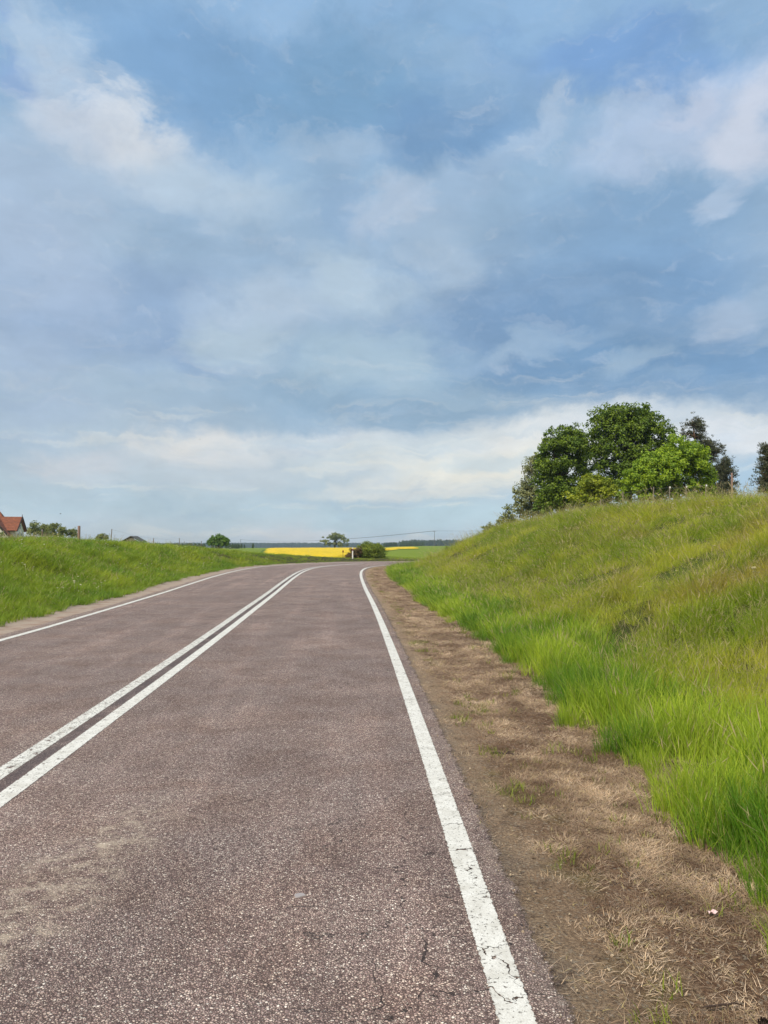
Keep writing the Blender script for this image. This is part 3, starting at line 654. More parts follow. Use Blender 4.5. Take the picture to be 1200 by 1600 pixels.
def pebbles():
    pr = [lump('g', i, MT['grit']) for i in range(4)]
    s, l, r = lanes(0, 30, (.12, 1.7), 900, 61); x, y = at(s, l); k, d = thin(r, x, y, 4, .06); k &= cull(x, y, 1) & (r.random(len(x)) < np.where(l < .45, .35, .75))
    s, l, x, y = s[k], l[k], x[k], y[k]; m = len(x); z = np.where(l < .3, ELV(s), height(s, l, x, y)); sc = .0015+.006*r.random(m)**4
    c = mixc((.09, .065, .05), (.36, .30, .24), r.random(m)**1.6)
    scatter('gravel', np.stack([x, y, z+sc*.3], 1), np.stack([r.random(m), r.random(m), r.random(m)*6.283], 1), np.stack([sc, sc, sc], 1), c, r.integers(0, 4, m), pr)
pebbles()
def flower(name, seed, h, mat, nb=7):
    r = np.random.default_rng(seed); V = []; Fc = []
    def quad(c, u, v): b = len(V); V.extend([c-u-v, c+u-v, c+u+v, c-u+v]); Fc.append((b, b+1, b+2, b+3))
    quad(np.array([0, 0, h*.45]), np.array([.0015, 0, 0]), np.array([0, 0, h*.45]))
    for i in range(nb):
        a = i*2.4; rr = .028*math.sqrt(i/nb); c = np.array([rr*math.cos(a), rr*math.sin(a), h*.92+r.normal(0, .006)])
        quad(c, np.array([.009, 0, .002]), np.array([0, .009, -.002])); quad(c, np.array([.007, .004, .0]), np.array([0, .001, .008]))
    return npmesh(name, np.array(V), np.array(Fc), 4, mat, link=False)
def flowers():
    pr = [flower('g', 1, .36, MT['petal']), flower('g', 2, .45, MT['petal'], 10)]
    PX = []
    r = np.random.default_rng(71)
    s = 8+50*r.random(800); l = 1.3+8*r.random(800); LA = -W(s)-l; x, y = at(s, LA); k = (fbm(x/1.6+9, y/1.6) > .60) & cull(x, y); s, LA, x, y = s[k], LA[k], x[k], y[k]
    PX.append(np.stack([x, y, height(s, LA, x, y)], 1)); tl = mixc((.62, .66, .50), (.75, .74, .62), r.random(len(x)))
    s = 3+50*r.random(1500); l = 3.2+8*r.random(1500); x, y = at(s, l); k = (fbm(x/1.3+3, y/1.3+9) > .62) & cull(x, y); s, l, x, y = s[k], l[k], x[k], y[k]
    PX.append(np.stack([x, y, height(s, l, x, y)], 1)); tr = mixc((.45, .42, .24), (.62, .58, .40), r.random(len(x)))
    P = np.vstack(PX); m = len(P); sc = .55+.5*r.random(m)
    scatter('wildflowers', P, np.stack([r.normal(0, .1, m), r.normal(0, .1, m), r.random(m)*6.283], 1), np.stack([sc, sc, sc], 1), np.vstack([tl, tr]), r.integers(0, 2, m), pr)
flowers()

# ------------------------------------------------------------------ fields and far woods
def crop_mat(name, a, b, c3):
    m = M(name); co = m.coord(); n = m.noise(2.2, 6, .7, co); n2 = m.noise(.12, 5, .6, m.coord('Object', (.3, 1, 1)))
    c = m.mix(m.rng(n, .3, .7), a, b); c = m.mix(m.rng(n2, .52, .66, 0, .55), c, c3)
    sx = m.n('ShaderNodeSeparateXYZ'); m.l(co, sx.inputs[0]); tl = m.math('PINGPONG', m.math('ADD', m.math('ADD', sx.outputs[1], m.math('MULTIPLY', sx.outputs[0], .35)), m.math('MULTIPLY', n2, 3)), 9.0); c = m.mix(m.rng(tl, .8, .3, 0, .6), c, (.30, .30, .03))
    hh = m.attr('rel', out='Fac'); c = m.mix(m.rng(hh, .45, .8), (.07, .13, .015), c)
    m.pbr(c, .9, n, .6, .12, .15); return m.m
MT['rape'] = crop_mat('rapeseed', (.58, .40, .016), (.78, .57, .03), (.36, .33, .03))
def crop():
    yy = np.concatenate([np.arange(76, 130, .5), np.arange(130, 262, 1.2)]); xx = np.concatenate([np.arange(-75, -22, 1.0), np.arange(-22, 18, .4)])
    GX, GY = np.meshgrid(xx, yy, indexing='ij')
    xr = np.interp(GY, [78, 84, 100, 180, 192, 203, 262], [-5.6, -4.2, -3.2, -1, 2, 9.5, 10.5])+(fbm(GY/2, GY*0)-.5)*.6
    yn = np.interp(GX, [-75, -22, -12, -7, -5], [86, 86, 83, 80.5, 80])+(fbm(GX/1.5, GX*0)-.5)*.9
    far = 257+(fbm(GX/6, GX*0+3)-.5)*3
    xl = -.150*GY-3.5+(fbm(GY/3, GY*0+5)-.5)*1.5
    ins = sstep(GX-xl, 0, 5)*sstep(xr-GX, 0, .5)*sstep(GY-yn, 0, .6)*sstep(far-GY, 0, 1.5)
    top = np.interp(GY, [78, 100, 180, 262], [.28, .32, .22, .10])+(fbm(GX/1.1, GY/1.1)-.5)*.22+(fbm(GX/14, GY/14)-.5)*.25
    top += -.45*sstep(-GX, 28, 60)
    g = hxy(GX, GY).reshape(GX.shape)
    z = (g-.25)*(1-ins)+np.maximum(top, g+.5)*ins
    n, k = GX.shape; idx = np.arange(n*k).reshape(n, k); q = np.stack([idx[:-1, :-1], idx[1:, :-1], idx[1:, 1:], idx[:-1, 1:]], -1)
    o = npmesh('rapeseed_field', np.stack([GX, GY, z], -1), q, 4, MT['rape'], smooth=True); attr(o, 'rel', ins.ravel()); tag(o, kind='stuff')
crop()
def clump_proto(seed, rx, rz, n, leaf, cone=0.0):
    r = np.random.default_rng(seed); u = r.normal(0, 1, (n, 3)); u /= np.linalg.norm(u, axis=1)[:, None]; rad = (.55+.45*r.random(n))
    c = u*rad[:, None]*np.array([rx, rx, rz]); c[:, 2] += rz
    if cone: f = np.clip(1-c[:, 2]/(2*rz)*cone, .08, 1); c[:, 0] *= f*1.5; c[:, 1] *= f*1.5
    return leafquads(c, u, leaf, r)
def leafquads(c, nrm, leaf, r, jit=.7):
    n = len(c); nn = nrm+r.normal(0, jit, (n, 3)); nn /= np.linalg.norm(nn, axis=1)[:, None]
    t = np.cross(nn, r.normal(0, 1, (n, 3))); t /= np.linalg.norm(t, axis=1)[:, None]; b = np.cross(nn, t)
    sz = leaf*(.6+.8*r.random(n))[:, None]; fold = nn*sz*.18
    V = np.stack([c-t*sz, c+b*sz*.55-fold, c+t*sz, c-b*sz*.55-fold], 1).reshape(-1, 3)
    return V, np.arange(4*n).reshape(n, 4)
def far_wood(name, seed, n, xr, yr, hr, c0, c1, shape=None):
    pr = []
    for i in range(5):
        V, Fq = clump_proto(seed+i, .42, .5, 260, .09, .75 if i < 3 else 0); pr.append(npmesh('g', V, Fq, 4, MT['farleaf'], link=False))
    r = np.random.default_rng(seed); x = xr[0]+(xr[1]-xr[0])*r.random(n); y = yr[0]+(yr[1]-yr[0])*r.random(n)
    if shape is not None: x = shape(x, y, r)
    z = hxy(x, y); h = hr[0]+(hr[1]-hr[0])*np.clip(r.random(n)*.6+fbm(x/60, y/60)*.7-.1, 0, 1); w = h*(.5+.25*r.random(n))
    z = np.where(np.hypot(x, y) > 1800, z-(np.hypot(x, y)-1800)*.004, z)
    scatter(name, np.stack([x, y, z-h*.08], 1), np.stack([x*0, x*0, r.random(n)*6.283], 1), np.stack([w, w, h], 1), mixc(c0, c1, r.random(n)), r.integers(0, 5, n), pr)
far_wood('far_forest', 81, 5200, (-1500, 1500), (1480, 1800), (9.5, 13), (.025, .045, .016), (.05, .08, .022))
far_wood('far_woods', 82, 700, (20, 190), (880, 1010), (7.5, 12), (.028, .05, .016), (.055, .09, .024))
far_wood('field_edge_trees', 83, 260, (-170, -62), (330, 380), (1.9, 3.2), (.03, .055, .018), (.06, .10, .025))
far_wood('field_edge_bushes', 84, 60, (-8, 30), (560, 600), (3.0, 4.6), (.03, .06, .018), (.06, .10, .025))

# ------------------------------------------------------------------ trees and shrubs
LM['dark'] = leaf_mat('maple_leaf', (.055, .10, .009), (.10, .175, .012), (.175, .27, .02))
LM['lime'] = leaf_mat('lime_leaf', (.13, .23, .014), (.21, .34, .02), (.32, .45, .035), .35)
LM['olive'] = leaf_mat('yellow_green_leaf', (.15, .21, .014), (.23, .30, .02), (.34, .40, .035), .35)
LM['pale'] = leaf_mat('pale_leaf', (.15, .18, .085), (.235, .27, .14), (.34, .38, .21), .3)
LM['pine'] = leaf_mat('pine_needles', (.035, .050, .030), (.062, .078, .048), (.105, .110, .072), .1)
LM['grey'] = leaf_mat('grey_green_leaf', (.11, .145, .05), (.18, .22, .08), (.27, .31, .12), .3)
LM['round'] = leaf_mat('deep_green_leaf', (.045, .11, .012), (.085, .18, .018), (.14, .26, .03), .25)
LM['bush'] = leaf_mat('bush_leaf', (.10, .15, .018), (.165, .235, .025), (.25, .33, .045), .3)
LM['red'] = leaf_mat('reddish_leaf', (.07, .05, .025), (.12, .08, .04), (.18, .13, .05), .2)
def tree(name, label, cat, base, lobes, mat, nclump, per, leaf, crad, seed, trunk=.12, bark='bark', group=None, nlimb=14, holes=.3, forks=1, inner=.25, subs=None):
    """base (x, y); lobes in metres relative to the base point: (x, y, z, rx, ry, rz)"""
    r = np.random.default_rng(seed); bz = h1(*base)-.05; root = empty(name, (base[0], base[1], bz), 0, label, cat, group)
    vol = np.array([l[3]*l[4]*l[5] for l in lobes])**.67; vol /= vol.sum(); CE = []; NR = []
    for l, f in zip(lobes, vol):
        n = max(3, int(nclump*f)); u = r.normal(0, 1, (n, 3)); u /= np.linalg.norm(u, axis=1)[:, None]; u[:, 2] = np.where(u[:, 2] < -.5, -u[:, 2]*.6, u[:, 2])
        rad = np.where(r.random(n) < inner, .3+.5*r.random(n), .78+.22*r.random(n))
        CE.append(np.array(l[:3])+u*rad[:, None]*np.array(l[3:6])*(1+.10*r.normal(0, 1, n))[:, None]); NR.append(u)
    CE = np.vstack(CE); NR = np.vstack(NR); CE[:, 2] = np.maximum(CE[:, 2], .15)
    keep = fbm(CE[:, 0]*1.1+seed, CE[:, 2]*1.1+CE[:, 1]*.7) > holes; CE, NR = CE[keep], NR[keep]
    n = len(CE); cv = r.random(n); cr = crad*(.6+.8*r.random(n)); kk = np.repeat(np.arange(n), per)
    u = r.normal(0, 1, (len(kk), 3)); u /= np.linalg.norm(u, axis=1)[:, None]; u[:, 2] *= .8
    p = CE[kk]+u*(cr[kk]*r.random(len(kk))**.45)[:, None]; p[:, 2] = np.maximum(p[:, 2], .02)
    V, Fq = leafquads(p, NR[kk]*.5+u*.6+np.array([0, 0, .5]), leaf, r)
    o = npmesh('crown', V, Fq, 4, mat, root); attr(o, 'clump', np.repeat(cv[kk], 4))
    mb = MB(); top = max(l[2] for l in lobes); cx = np.mean([l[0] for l in lobes]); cy = np.mean([l[1] for l in lobes])
    for f in range(forks):
        a = f*6.283/forks+.5; sp = .09*top*(forks > 1)
        T = [(0.06*math.cos(a)*(forks > 1), .06*math.sin(a)*(forks > 1), 0), (cx*.2+sp*.4*math.cos(a), cy*.2+sp*.4*math.sin(a), top*.35), (cx*.6+sp*math.cos(a), cy*.6+sp*math.sin(a), top*.75), (cx+sp*1.4*math.cos(a), cy+sp*1.4*math.sin(a), top*.98)]
        mb.tube(T, [trunk, trunk*.75, trunk*.5, trunk*.15], 8)
    mb.build('trunk', MT[bark], root, True)
    mb = MB()
    for i in range(nlimb):
        c = CE[r.integers(0, n)]; t = .25+.5*r.random(); s0 = Vector((cx*t*.7, cy*t*.7, min(top*t, c[2]*.8))); e = Vector(c); md = s0.lerp(e, .5)+Vector((0, 0, .08*top))
        mb.tube([s0, md, e], [trunk*.35, trunk*.2, trunk*.06], 5, False)
    if nlimb: mb.build('branches', MT[bark], root, True)
    return root
def X_(px, Yd): return (px-600)/F*Yd
def Z_(py, Yd): return EYE+(HOR-py)/F*Yd
def tree_px(name, label, cat, px, Yd, lob, **k):
    """lobes given as (px, py, radius px horizontally, radius px vertically, depth offset m)"""
    bx = X_(px, Yd); bz = h1(bx, Yd)-.05; s = Yd/F
    L_ = [((a-px)*s, dz, Z_(b, Yd)-bz, rx*s, min(rx, ry*1.3)*s*.9, ry*s) for a, b, rx, ry, dz in lob]
    return tree(name, label, cat, (bx, Yd), L_, **k)
tree_px('maple_tree', 'biggest dark green round-crowned tree at the top of the right grassy bank', 'tree', 985, 46.5,
        [(975, 692, 54, 54, 0), (927, 712, 32, 46, .4), (1015, 696, 44, 50, -.2), (955, 664, 36, 32, 0), (1003, 664, 36, 32, 0), (980, 652, 34, 24, 0), (985, 745, 70, 48, 0), (1040, 720, 22, 42, 0), (945, 770, 40, 30, 0)],
        mat=LM['dark'], nclump=1000, per=52, leaf=.075, crad=.30, seed=101, trunk=.20, nlimb=26, holes=.24)
tree_px('maple_tree', 'dark green tree full of sky gaps, between the biggest tree and the pale leafed tree', 'tree', 878, 44.5,
        [(880, 712, 36, 50, 0), (862, 750, 26, 46, 0), (900, 690, 20, 28, .3), (888, 775, 42, 30, 0), (875, 795, 40, 16, 0), (858, 788, 20, 22, 0), (852, 735, 14, 30, 0), (905, 740, 22, 40, .5)],
        mat=LM['dark'], nclump=820, per=48, leaf=.07, crad=.27, seed=102, trunk=.13, nlimb=22, holes=.29, forks=2)
tree_px('lime_tree', 'light green broad low tree before the biggest dark tree, left of the tall pine', 'tree', 1062, 40.5,
        [(1065, 722, 42, 38, 0), (1095, 745, 26, 36, .2), (1035, 740, 42, 36, -.3), (1000, 752, 30, 26, -.5), (1060, 770, 62, 26, 0), (1000, 772, 34, 20, -.4), (1085, 715, 22, 28, .2), (1015, 732, 26, 24, -.3)],
        mat=LM['lime'], nclump=800, per=50, leaf=.065, crad=.24, seed=103, trunk=.11, nlimb=20, holes=.2, forks=3)
tree_px('young_tree', 'small yellow-green bushy tree in front of the gap between the two dark trees', 'tree', 925, 41.5,
        [(925, 765, 30, 24, 0), (945, 775, 26, 22, 0), (905, 780, 18, 18, 0), (925, 787, 38, 16, 0)],
        mat=LM['olive'], nclump=300, per=44, leaf=.07, crad=.22, seed=104, trunk=.06, nlimb=12, holes=.3, forks=3)
tree_px('willow_tree', 'pale grey-green thin leafed tree at the left edge of the group on the bank', 'tree', 832, 48,
        [(834, 745, 18, 34, 0), (822, 778, 20, 34, 0), (840, 785, 22, 30, 0), (832, 804, 24, 14, 0), (815, 765, 11, 16, 0), (812, 795, 12, 16, 0), (838, 718, 10, 12, 0)],
        mat=LM['pale'], nclump=520, per=20, leaf=.062, crad=.20, seed=105, trunk=.045, nlimb=26, holes=.36, forks=3, inner=.4)
tree_px('shrub', 'sparse shrub just left of the pale leafed tree on the bank', 'shrub', 795, 49,
        [(795, 810, 13, 16, 0), (788, 820, 12, 8, 0), (788, 812, 12, 10, 0), (803, 818, 12, 10, 0), (794, 795, 7, 7, 0)],
        mat=LM['grey'], nclump=120, per=14, leaf=.06, crad=.16, seed=106, trunk=.03, nlimb=14, holes=.3, forks=3, inner=.4)
tree_px('shrub', 'lowest and leftmost small shrub on the slope of the right bank', 'shrub', 768, 50,
        [(766, 826, 11, 9, 0), (776, 826, 7, 8, 0), (757, 827, 5, 5, 0)],
        mat=LM['grey'], nclump=70, per=12, leaf=.055, crad=.14, seed=107, trunk=.02, nlimb=10, holes=.3, forks=3, inner=.4)
def pine(label, px, Yd, top_py, tiers, seed, dens=1.0, lean=0.0, leaf=.10):
    """tiers: (px centre, py, half width px)"""
    r = np.random.default_rng(seed); bx = X_(px, Yd); bz = h1(bx, Yd)-.05; s = Yd/F; root = empty('pine_tree', (bx, Yd, bz), 0, label, 'tree')
    H = Z_(top_py, Yd)-bz; P = []; NR = []; CV = []; mb = MB()
    for (cx, cy, hw) in tiers:
        zc = Z_(cy, Yd)-bz; R0 = hw*1.3*s; ox = (cx-px)*s
        for b in range(int(9*dens)):
            a = r.random()*6.283; ln = R0*(.55+.5*r.random()); z0 = zc-.25*R0+r.normal(0, .12)
            e = Vector((ox+math.cos(a)*ln, math.sin(a)*ln, z0+.35*ln+r.normal(0, .08))); s0 = Vector((ox*.3+lean*z0*0, 0, z0-.1)); md = s0.lerp(e, .55)-Vector((0, 0, .05*ln))
            mb.tube([s0, md, e], [.035, .022, .008], 5, False)
            for j in range(11):
                t = .3+.7*r.random(); c = s0.lerp(e, t)+Vector(r.normal(0, .13, 3)); nn = 13; cv = r.random(); u = r.normal(0, 1, (nn, 3)); u /= np.linalg.norm(u, axis=1)[:, None]
                P.append(np.array(c)+u*np.array([.11, .11, .07])*(r.random(nn)**.5)[:, None]); NR.append(u); CV += [cv]*nn
    P = np.vstack(P); NR = np.vstack(NR)
    # needles: long thin quads pointing up and out
    n = len(P); d = NR*.7+np.array([0, 0, .7]); d /= np.linalg.norm(d, axis=1)[:, None]; w = np.cross(d, r.normal(0, 1, (n, 3))); w /= np.linalg.norm(w, axis=1)[:, None]
    ln = leaf*(.7+.6*r.random(n))[:, None]; V = np.stack([P-w*.018, P+w*.018, P+d*ln+w*.008, P+d*ln-w*.008], 1).reshape(-1, 3)
    o = npmesh('needles', V, np.arange(4*n).reshape(n, 4), 4, LM['pine'], root); attr(o, 'clump', np.repeat(CV, 4))
    mb.build('branches', MT['pine_bark'], root, True)
    t = MB(); tx = (tiers[0][0]-px)*s; t.tube([(0, 0, 0), (tx*.3, 0, H*.4), (tx*.8, 0, H*.8), (tx, 0, H*.97)], [.14, .11, .06, .015], 8); t.build('trunk', MT['pine_bark'], root, True)
    return root
pine('tall dark brownish pine behind the right side of the light green tree', 1105, 50, 648,
     [(1084, 660, 8), (1083, 675, 17), (1090, 690, 26), (1095, 705, 26), (1104, 712, 22), (1105, 728, 26), (1112, 742, 24), (1112, 756, 28), (1115, 770, 32), (1100, 700, 20), (1120, 700, 12)], 111, 1.5)
pine('small pine just right of the tall brownish pine', 1136, 47.5, 712, [(1132, 722, 6), (1134, 734, 10), (1135, 746, 13), (1134, 757, 15), (1136, 768, 16)], 112, 1.3)
pine('nearly black pine cut off by the right edge of the view', 1214, 42, 690, [(1206, 700, 10), (1208, 712, 18), (1210, 726, 22), (1212, 738, 27), (1212, 750, 26), (1214, 762, 30), (1215, 720, 18), (1210, 744, 20)], 113, 2.0)

# left of the road
tree_px('round_tree', 'compact round dark green tree on the skyline where the left bank ends', 'tree', 341, 120,
        [(341, 843, 14, 8, 0), (334, 847, 9, 7, 0), (349, 847, 10, 8, 0), (341, 850, 15, 6, 0)], mat=LM['round'], nclump=190, per=40, leaf=.12, crad=.28, seed=120, trunk=.12, nlimb=8, holes=.2)
for i, (px, lob, lab, mt, Yd) in enumerate([
    (54, [(54, 824, 8, 9, 0), (50, 832, 8, 8, 0), (58, 832, 7, 8, 0)], 'first and tallest grey-green tree right of the red roofed house', 'grey', 96),
    (69, [(69, 827, 6, 8, 0), (69, 835, 7, 6, 0)], 'narrow grey-green tree, second to the right of the red roofed house', 'grey', 98),
    (88, [(87, 824, 9, 7, 0), (80, 830, 7, 7, 0), (96, 831, 8, 8, 0), (88, 836, 13, 5, 0)], 'widest grey-green tree with sky holes beyond the left bank', 'grey', 94),
    (113, [(113, 831, 7, 5, 0), (109, 836, 6, 4, 0), (117, 836, 5, 4, 0)], 'small thin tree just left of the reddish fence post', 'grey', 95),
    (160, [(159, 838, 6, 3, 0), (155, 841, 5, 3, 0), (165, 841, 4, 3, 0)], 'low twiggy shrub peeking over the left bank beside the tall thin post', 'grey', 90)]):
    tree_px('shrub' if i == 4 else 'orchard_tree', lab, 'shrub' if i == 4 else 'tree', px, Yd, lob, mat=LM[mt], nclump=[120, 90, 150, 60, 50][i], per=20, leaf=.095, crad=.26, seed=130+i, trunk=.08, nlimb=12, holes=.33, forks=2, inner=.35)
tree_px('garden_bush', 'green bush in front of the house wall at the left edge', 'bush', 1, 92, [(1, 836, 5, 5, 0), (-4, 834, 6, 6, 0)], mat=LM['round'], nclump=60, per=24, leaf=.09, crad=.2, seed=140, trunk=.04, nlimb=4)
tree_px('field_tree', 'wide open-crowned tree standing behind the yellow field', 'tree', 523, 275,
        [(515, 842, 13, 7, 0), (530, 841, 11, 8, 0), (523, 838, 9, 6, 0), (541, 846, 7, 4, 0), (507, 847, 8, 6, 0), (520, 850, 15, 5, 0), (536, 851, 10, 4, 0)],
        mat=LM['grey'], nclump=210, per=26, leaf=.22, crad=.55, seed=150, trunk=.25, nlimb=22, holes=.38, forks=3, inner=.35)
tree_px('roadside_bush', 'large round green bush on the outside of the bend behind the white marker post', 'bush', 577, 67.8,
        [(578, 862, 20, 14, 0), (592, 863, 12, 12, 0), (566, 864, 12, 12, 0), (580, 872, 24, 8, 0), (565, 873, 14, 6, 0), (575, 855, 12, 8, 0), (590, 856, 8, 7, 0)],
        mat=LM['bush'], nclump=460, per=60, leaf=.04, crad=.20, seed=151, trunk=.05, nlimb=10, holes=.03, forks=4)
tree_px('thorn_bush', 'low reddish-brown bush between the white marker post and the large green bush', 'bush', 553, 67.2,
        [(552, 869, 10, 8, 0), (560, 865, 7, 10, 0), (546, 870, 6, 4, 0), (550, 861, 4, 4, 0)],
        mat=LM['red'], nclump=110, per=44, leaf=.045, crad=.17, seed=152, trunk=.03, nlimb=10, holes=.15, forks=4)
tree_px('sapling', 'tiny lone sapling at the left foot of the right bank above the green field', 'sapling', 699, 66, [(699, 857, 3, 3.5, 0), (700, 861, 3, 2, 0)], mat=LM['lime'], nclump=26, per=26, leaf=.05, crad=.12, seed=153, trunk=.02, nlimb=3)

# ------------------------------------------------------------------ posts, poles, wires
def post(px, Yd, top_py, rad, label, mat='wood', group=None, insul=False, lat_up=None, name='fence_post', tilt=0):
    x = X_(px, Yd); g = h1(x, Yd); H = max(Z_(top_py, Yd)-g, .5); root = empty(name, (x, Yd, g-.02), 0, label, 'post', group)
    m = MB(); m.tube([(0, 0, -.2), (0, 0, H*.5), (tilt*H, 0, H*.985), (tilt*H, 0, H)], [rad, rad*.96, rad*.92, rad*.7], 10); m.build('shaft', MT[mat], root)
    if insul:
        m = MB()
        m.tube([(-.0, -rad-.05, H-.10), (0, -rad-.05, H-.02)], [.03, .03], 8); m.tube([(0, -rad*.5, H-.06), (0, -rad-.04, H-.06)], [.008, .008], 6); m.build('insulator', MT['white'], root)
    return (x, Yd, g+H)
post(123.5, 38, 821, .07, 'stout reddish wooden post on the left bank, tallest and leftmost of the fence posts', 'pink_wood')
pl = [(174, 42, 826, 'thin dark post leaning slightly on the left bank, left of the small dark gable'), (240, 47, 840.5, 'thin post on the left bank just right of the small dark gable'), (280.5, 50, 840.5, 'thin post midway between the small dark gable and the round tree'), (315, 53, 845, 'short post on the left bank nearest the round tree')]
tops = [post(a, b, c, .022, l, 'wood', tilt=.03 if a == 174 else 0) for a, b, c, l in pl]
post(66, 35, 826, .018, 'slender pale stake on the left bank in front of the grey-green trees', 'pink_wood')
for i in range(3):
    a, b = Vector(tops[i]), Vector(tops[i+1]); m = MB(); m.tube([a-Vector((0, 0, .04)), a.lerp(b, .5)-Vector((0, 0, .10)), b-Vector((0, 0, .04))], [.003]*3, 5); o = m.build('fence_wire', MT['steel'])
    tag(o, ['sagging left fence wire from the leaning post to the post by the dark gable', 'middle stretch of thin wire along the left bank fence', 'last stretch of left fence wire, nearest the round tree'][i], 'wire', 'wires of the left fence')
rp = [(862, 38.5, 800, 'thin fence post below the dark tree left of centre of the group'), (898, 38, 788, 'pale fence post at the left side of the small yellow-green tree'), (939, 37, 779, 'fence post beside the trunk of the small yellow-green tree'), (974, 36.5, 768, 'fence post below the left end of the light green tree'),
      (1022, 36, 760, 'tallest pale fence post before the middle of the light green tree'), (1047, 36, 759, 'fence post with white insulator under the light green tree'), (1073, 35.5, 758, 'fence post with white insulator at the right part of the light green tree'), (1104, 35, 756, 'fence post below the tall brownish pine')]
tops = []
for a, b, c, l in rp: tops.append(post(a, b, c, .03, l, 'wood', insul=a > 1040))
for i in range(len(tops)-1):
    a, b = Vector(tops[i]), Vector(tops[i+1]); m = MB(); m.tube([a-Vector((0, 0, .07)), a.lerp(b, .5)-Vector((0, 0, .11)), b-Vector((0, 0, .07))], [.0035]*3, 5)
    tag(m.build('fence_wire', MT['steel']), 'thin wire strung between the fence posts on top of the right bank', 'wire', 'wires of the right fence')
post(1145, 38, 738, .05, 'reddish pole standing against the small pine on the right bank', 'pink_wood', name='wooden_pole')

def marker():
    Yd = 65.3; x = X_(551, Yd); g = h1(x, Yd); root = empty('marker_post', (x, Yd, g), 0, 'white roadside marker post with a dark band at the outside of the bend', 'marker post')
    m = MB(); w = .05; t = .035
    m.v += [(-w, -t, 0), (w, -t, 0), (w, t, 0), (-w, t, 0), (-w*.9, -t, .66), (w*.9, -t, .66), (w*.9, t, .66), (-w*.9, t, .66)]; m.f += [(0, 1, 5, 4), (1, 2, 6, 5), (2, 3, 7, 6), (3, 0, 4, 7), (4, 5, 6, 7), (3, 2, 1, 0)]
    m.build('shaft', MT['white'], root)
    m = MB(); m.box((0, 0, .74), (.092, .072, .16)); m.build('band', MT['black'], root)
    m = MB(); m.v += [(-.044, -.034, .82), (.044, -.034, .82), (.044, .034, .82), (-.044, .034, .82), (-.04, -.03, .92), (.04, -.03, .96), (.04, .03, .96), (-.04, .03, .92)]; m.f += [(0, 1, 5, 4), (1, 2, 6, 5), (2, 3, 7, 6), (3, 0, 4, 7), (4, 5, 6, 7), (3, 2, 1, 0)]
    m.build('cap', MT['white'], root)
    m = MB(); m.box((0, -.041, .74), (.05, .008, .11)); m.build('reflector', MT['red_reflector'], root)
marker()
def small_sign():
    Yd = 76; x = X_(536, Yd); g = h1(x, Yd); H = Z_(860, Yd)-g; root = empty('small_sign', (x, Yd, g), .3, 'tiny brown plate on a thin post at the edge of the yellow field', 'sign')
    m = MB(); m.tube([(0, 0, -.1), (0, 0, H)], [.022, .022], 8); m.build('post', MT['rust'], root)
    m = MB(); m.box((0, -.03, H-.1), (.15, .012, .2)); m.build('plate', MT['rust'], root)
small_sign()
def pole(px, Yd, top_py, label):
    x = X_(px, Yd); g = h1(x, Yd); H = Z_(top_py, Yd)-g; root = empty('utility_pole', (x, Yd, g), .25, label, 'pole'); k = Yd/430
    m = MB(); m.tube([(0, 0, -.5), (0, 0, H)], [.17*k, .11*k], 10); m.build('shaft', MT['concrete'], root)
    m = MB(); m.box((0, 0, H-.25), (1.9, .12, .12)); m.build('crossarm', MT['concrete'], root)
    for dx in (-.85, 0, .85):
        m = MB(); m.tube([(dx, 0, H-.19+(.1 if dx == 0 else 0)), (dx, 0, H+.02+(.1 if dx == 0 else 0))], [.06, .04], 8); m.build('insulator', MT['dark_wire'], root)
    return Vector((x, Yd, g+H))
pA = pole(679, 430, 829.5, 'tall thin utility pole standing beyond the green field in the middle distance')
pB = pole(376, 900, 843, 'tiny far utility pole on the skyline right of the round tree')
pC = pA+Vector((150, -110, 2.5))
pcx = pC.x; root = empty('utility_pole', (pC.x, pC.y, h1(pC.x, pC.y)), .25, 'utility pole hidden behind the right bank', 'pole')
Hc = pC.z-root.location.z; m = MB(); m.tube([(0, 0, -.5), (0, 0, Hc)], [.17, .11], 10); m.build('shaft', MT['concrete'], root); m = MB(); m.box((0, 0, Hc-.25), (1.9, .12, .12)); m.build('crossarm', MT['concrete'], root)
for (a, b, sag, lab) in ((pA, pC, 3.0, 'overhead power line running right from the tall utility pole to behind the bank'), (pA, pB, 7.5, 'long overhead power line running left from the tall utility pole into the distance')):
    root = empty('power_line', a, 0, lab, 'power line')
    for dx in (-.85, 0, .85):
        m = MB(); pts = []; o = Vector((dx, .2*dx, .02))
        for i in range(17):
            t = i/16; q = a.lerp(b, t)+o; q.z -= sag*4*t*(1-t)*.5; pts.append(q-a)
        m.tube(pts, [.035]*17, 4, False); m.build('cable', MT['dark_wire'], root)

# ------------------------------------------------------------------ house and shed beyond the left bank
def tile_mat():
    m = M('roof_tiles'); co = m.coord(); w = m.n('ShaderNodeTexWave', wave_type='BANDS', bands_direction='Z'); w.inputs['Scale'].default_value = 1.5; m.l(co, w.inputs[0])
    n = m.noise(3.5, 5, .7, co); c = m.mix(m.rng(n, .3, .7), (.16, .055, .03), (.27, .095, .048)); c = m.mix(m.rng(m.noise(1.0, 4, .6, co), .5, .7, 0, .6), c, (.13, .05, .03))
    m.pbr(c, .85, m.math('ADD', w.outputs['Fac'], n), .6, .05); return m.m
MT['tiles'] = tile_mat(); MT['plaster'] = simple('plaster', (.68, .68, .68), .9, .12, 2); MT['dark_trim'] = simple('dark_timber', (.045, .028, .022), .8, .3, 5); MT['glass'] = simple('window_glass', (.03, .04, .05), .15, .1)
MT['grey_roof'] = simple('grey_roof', (.09, .085, .085), .8, .3, 3)
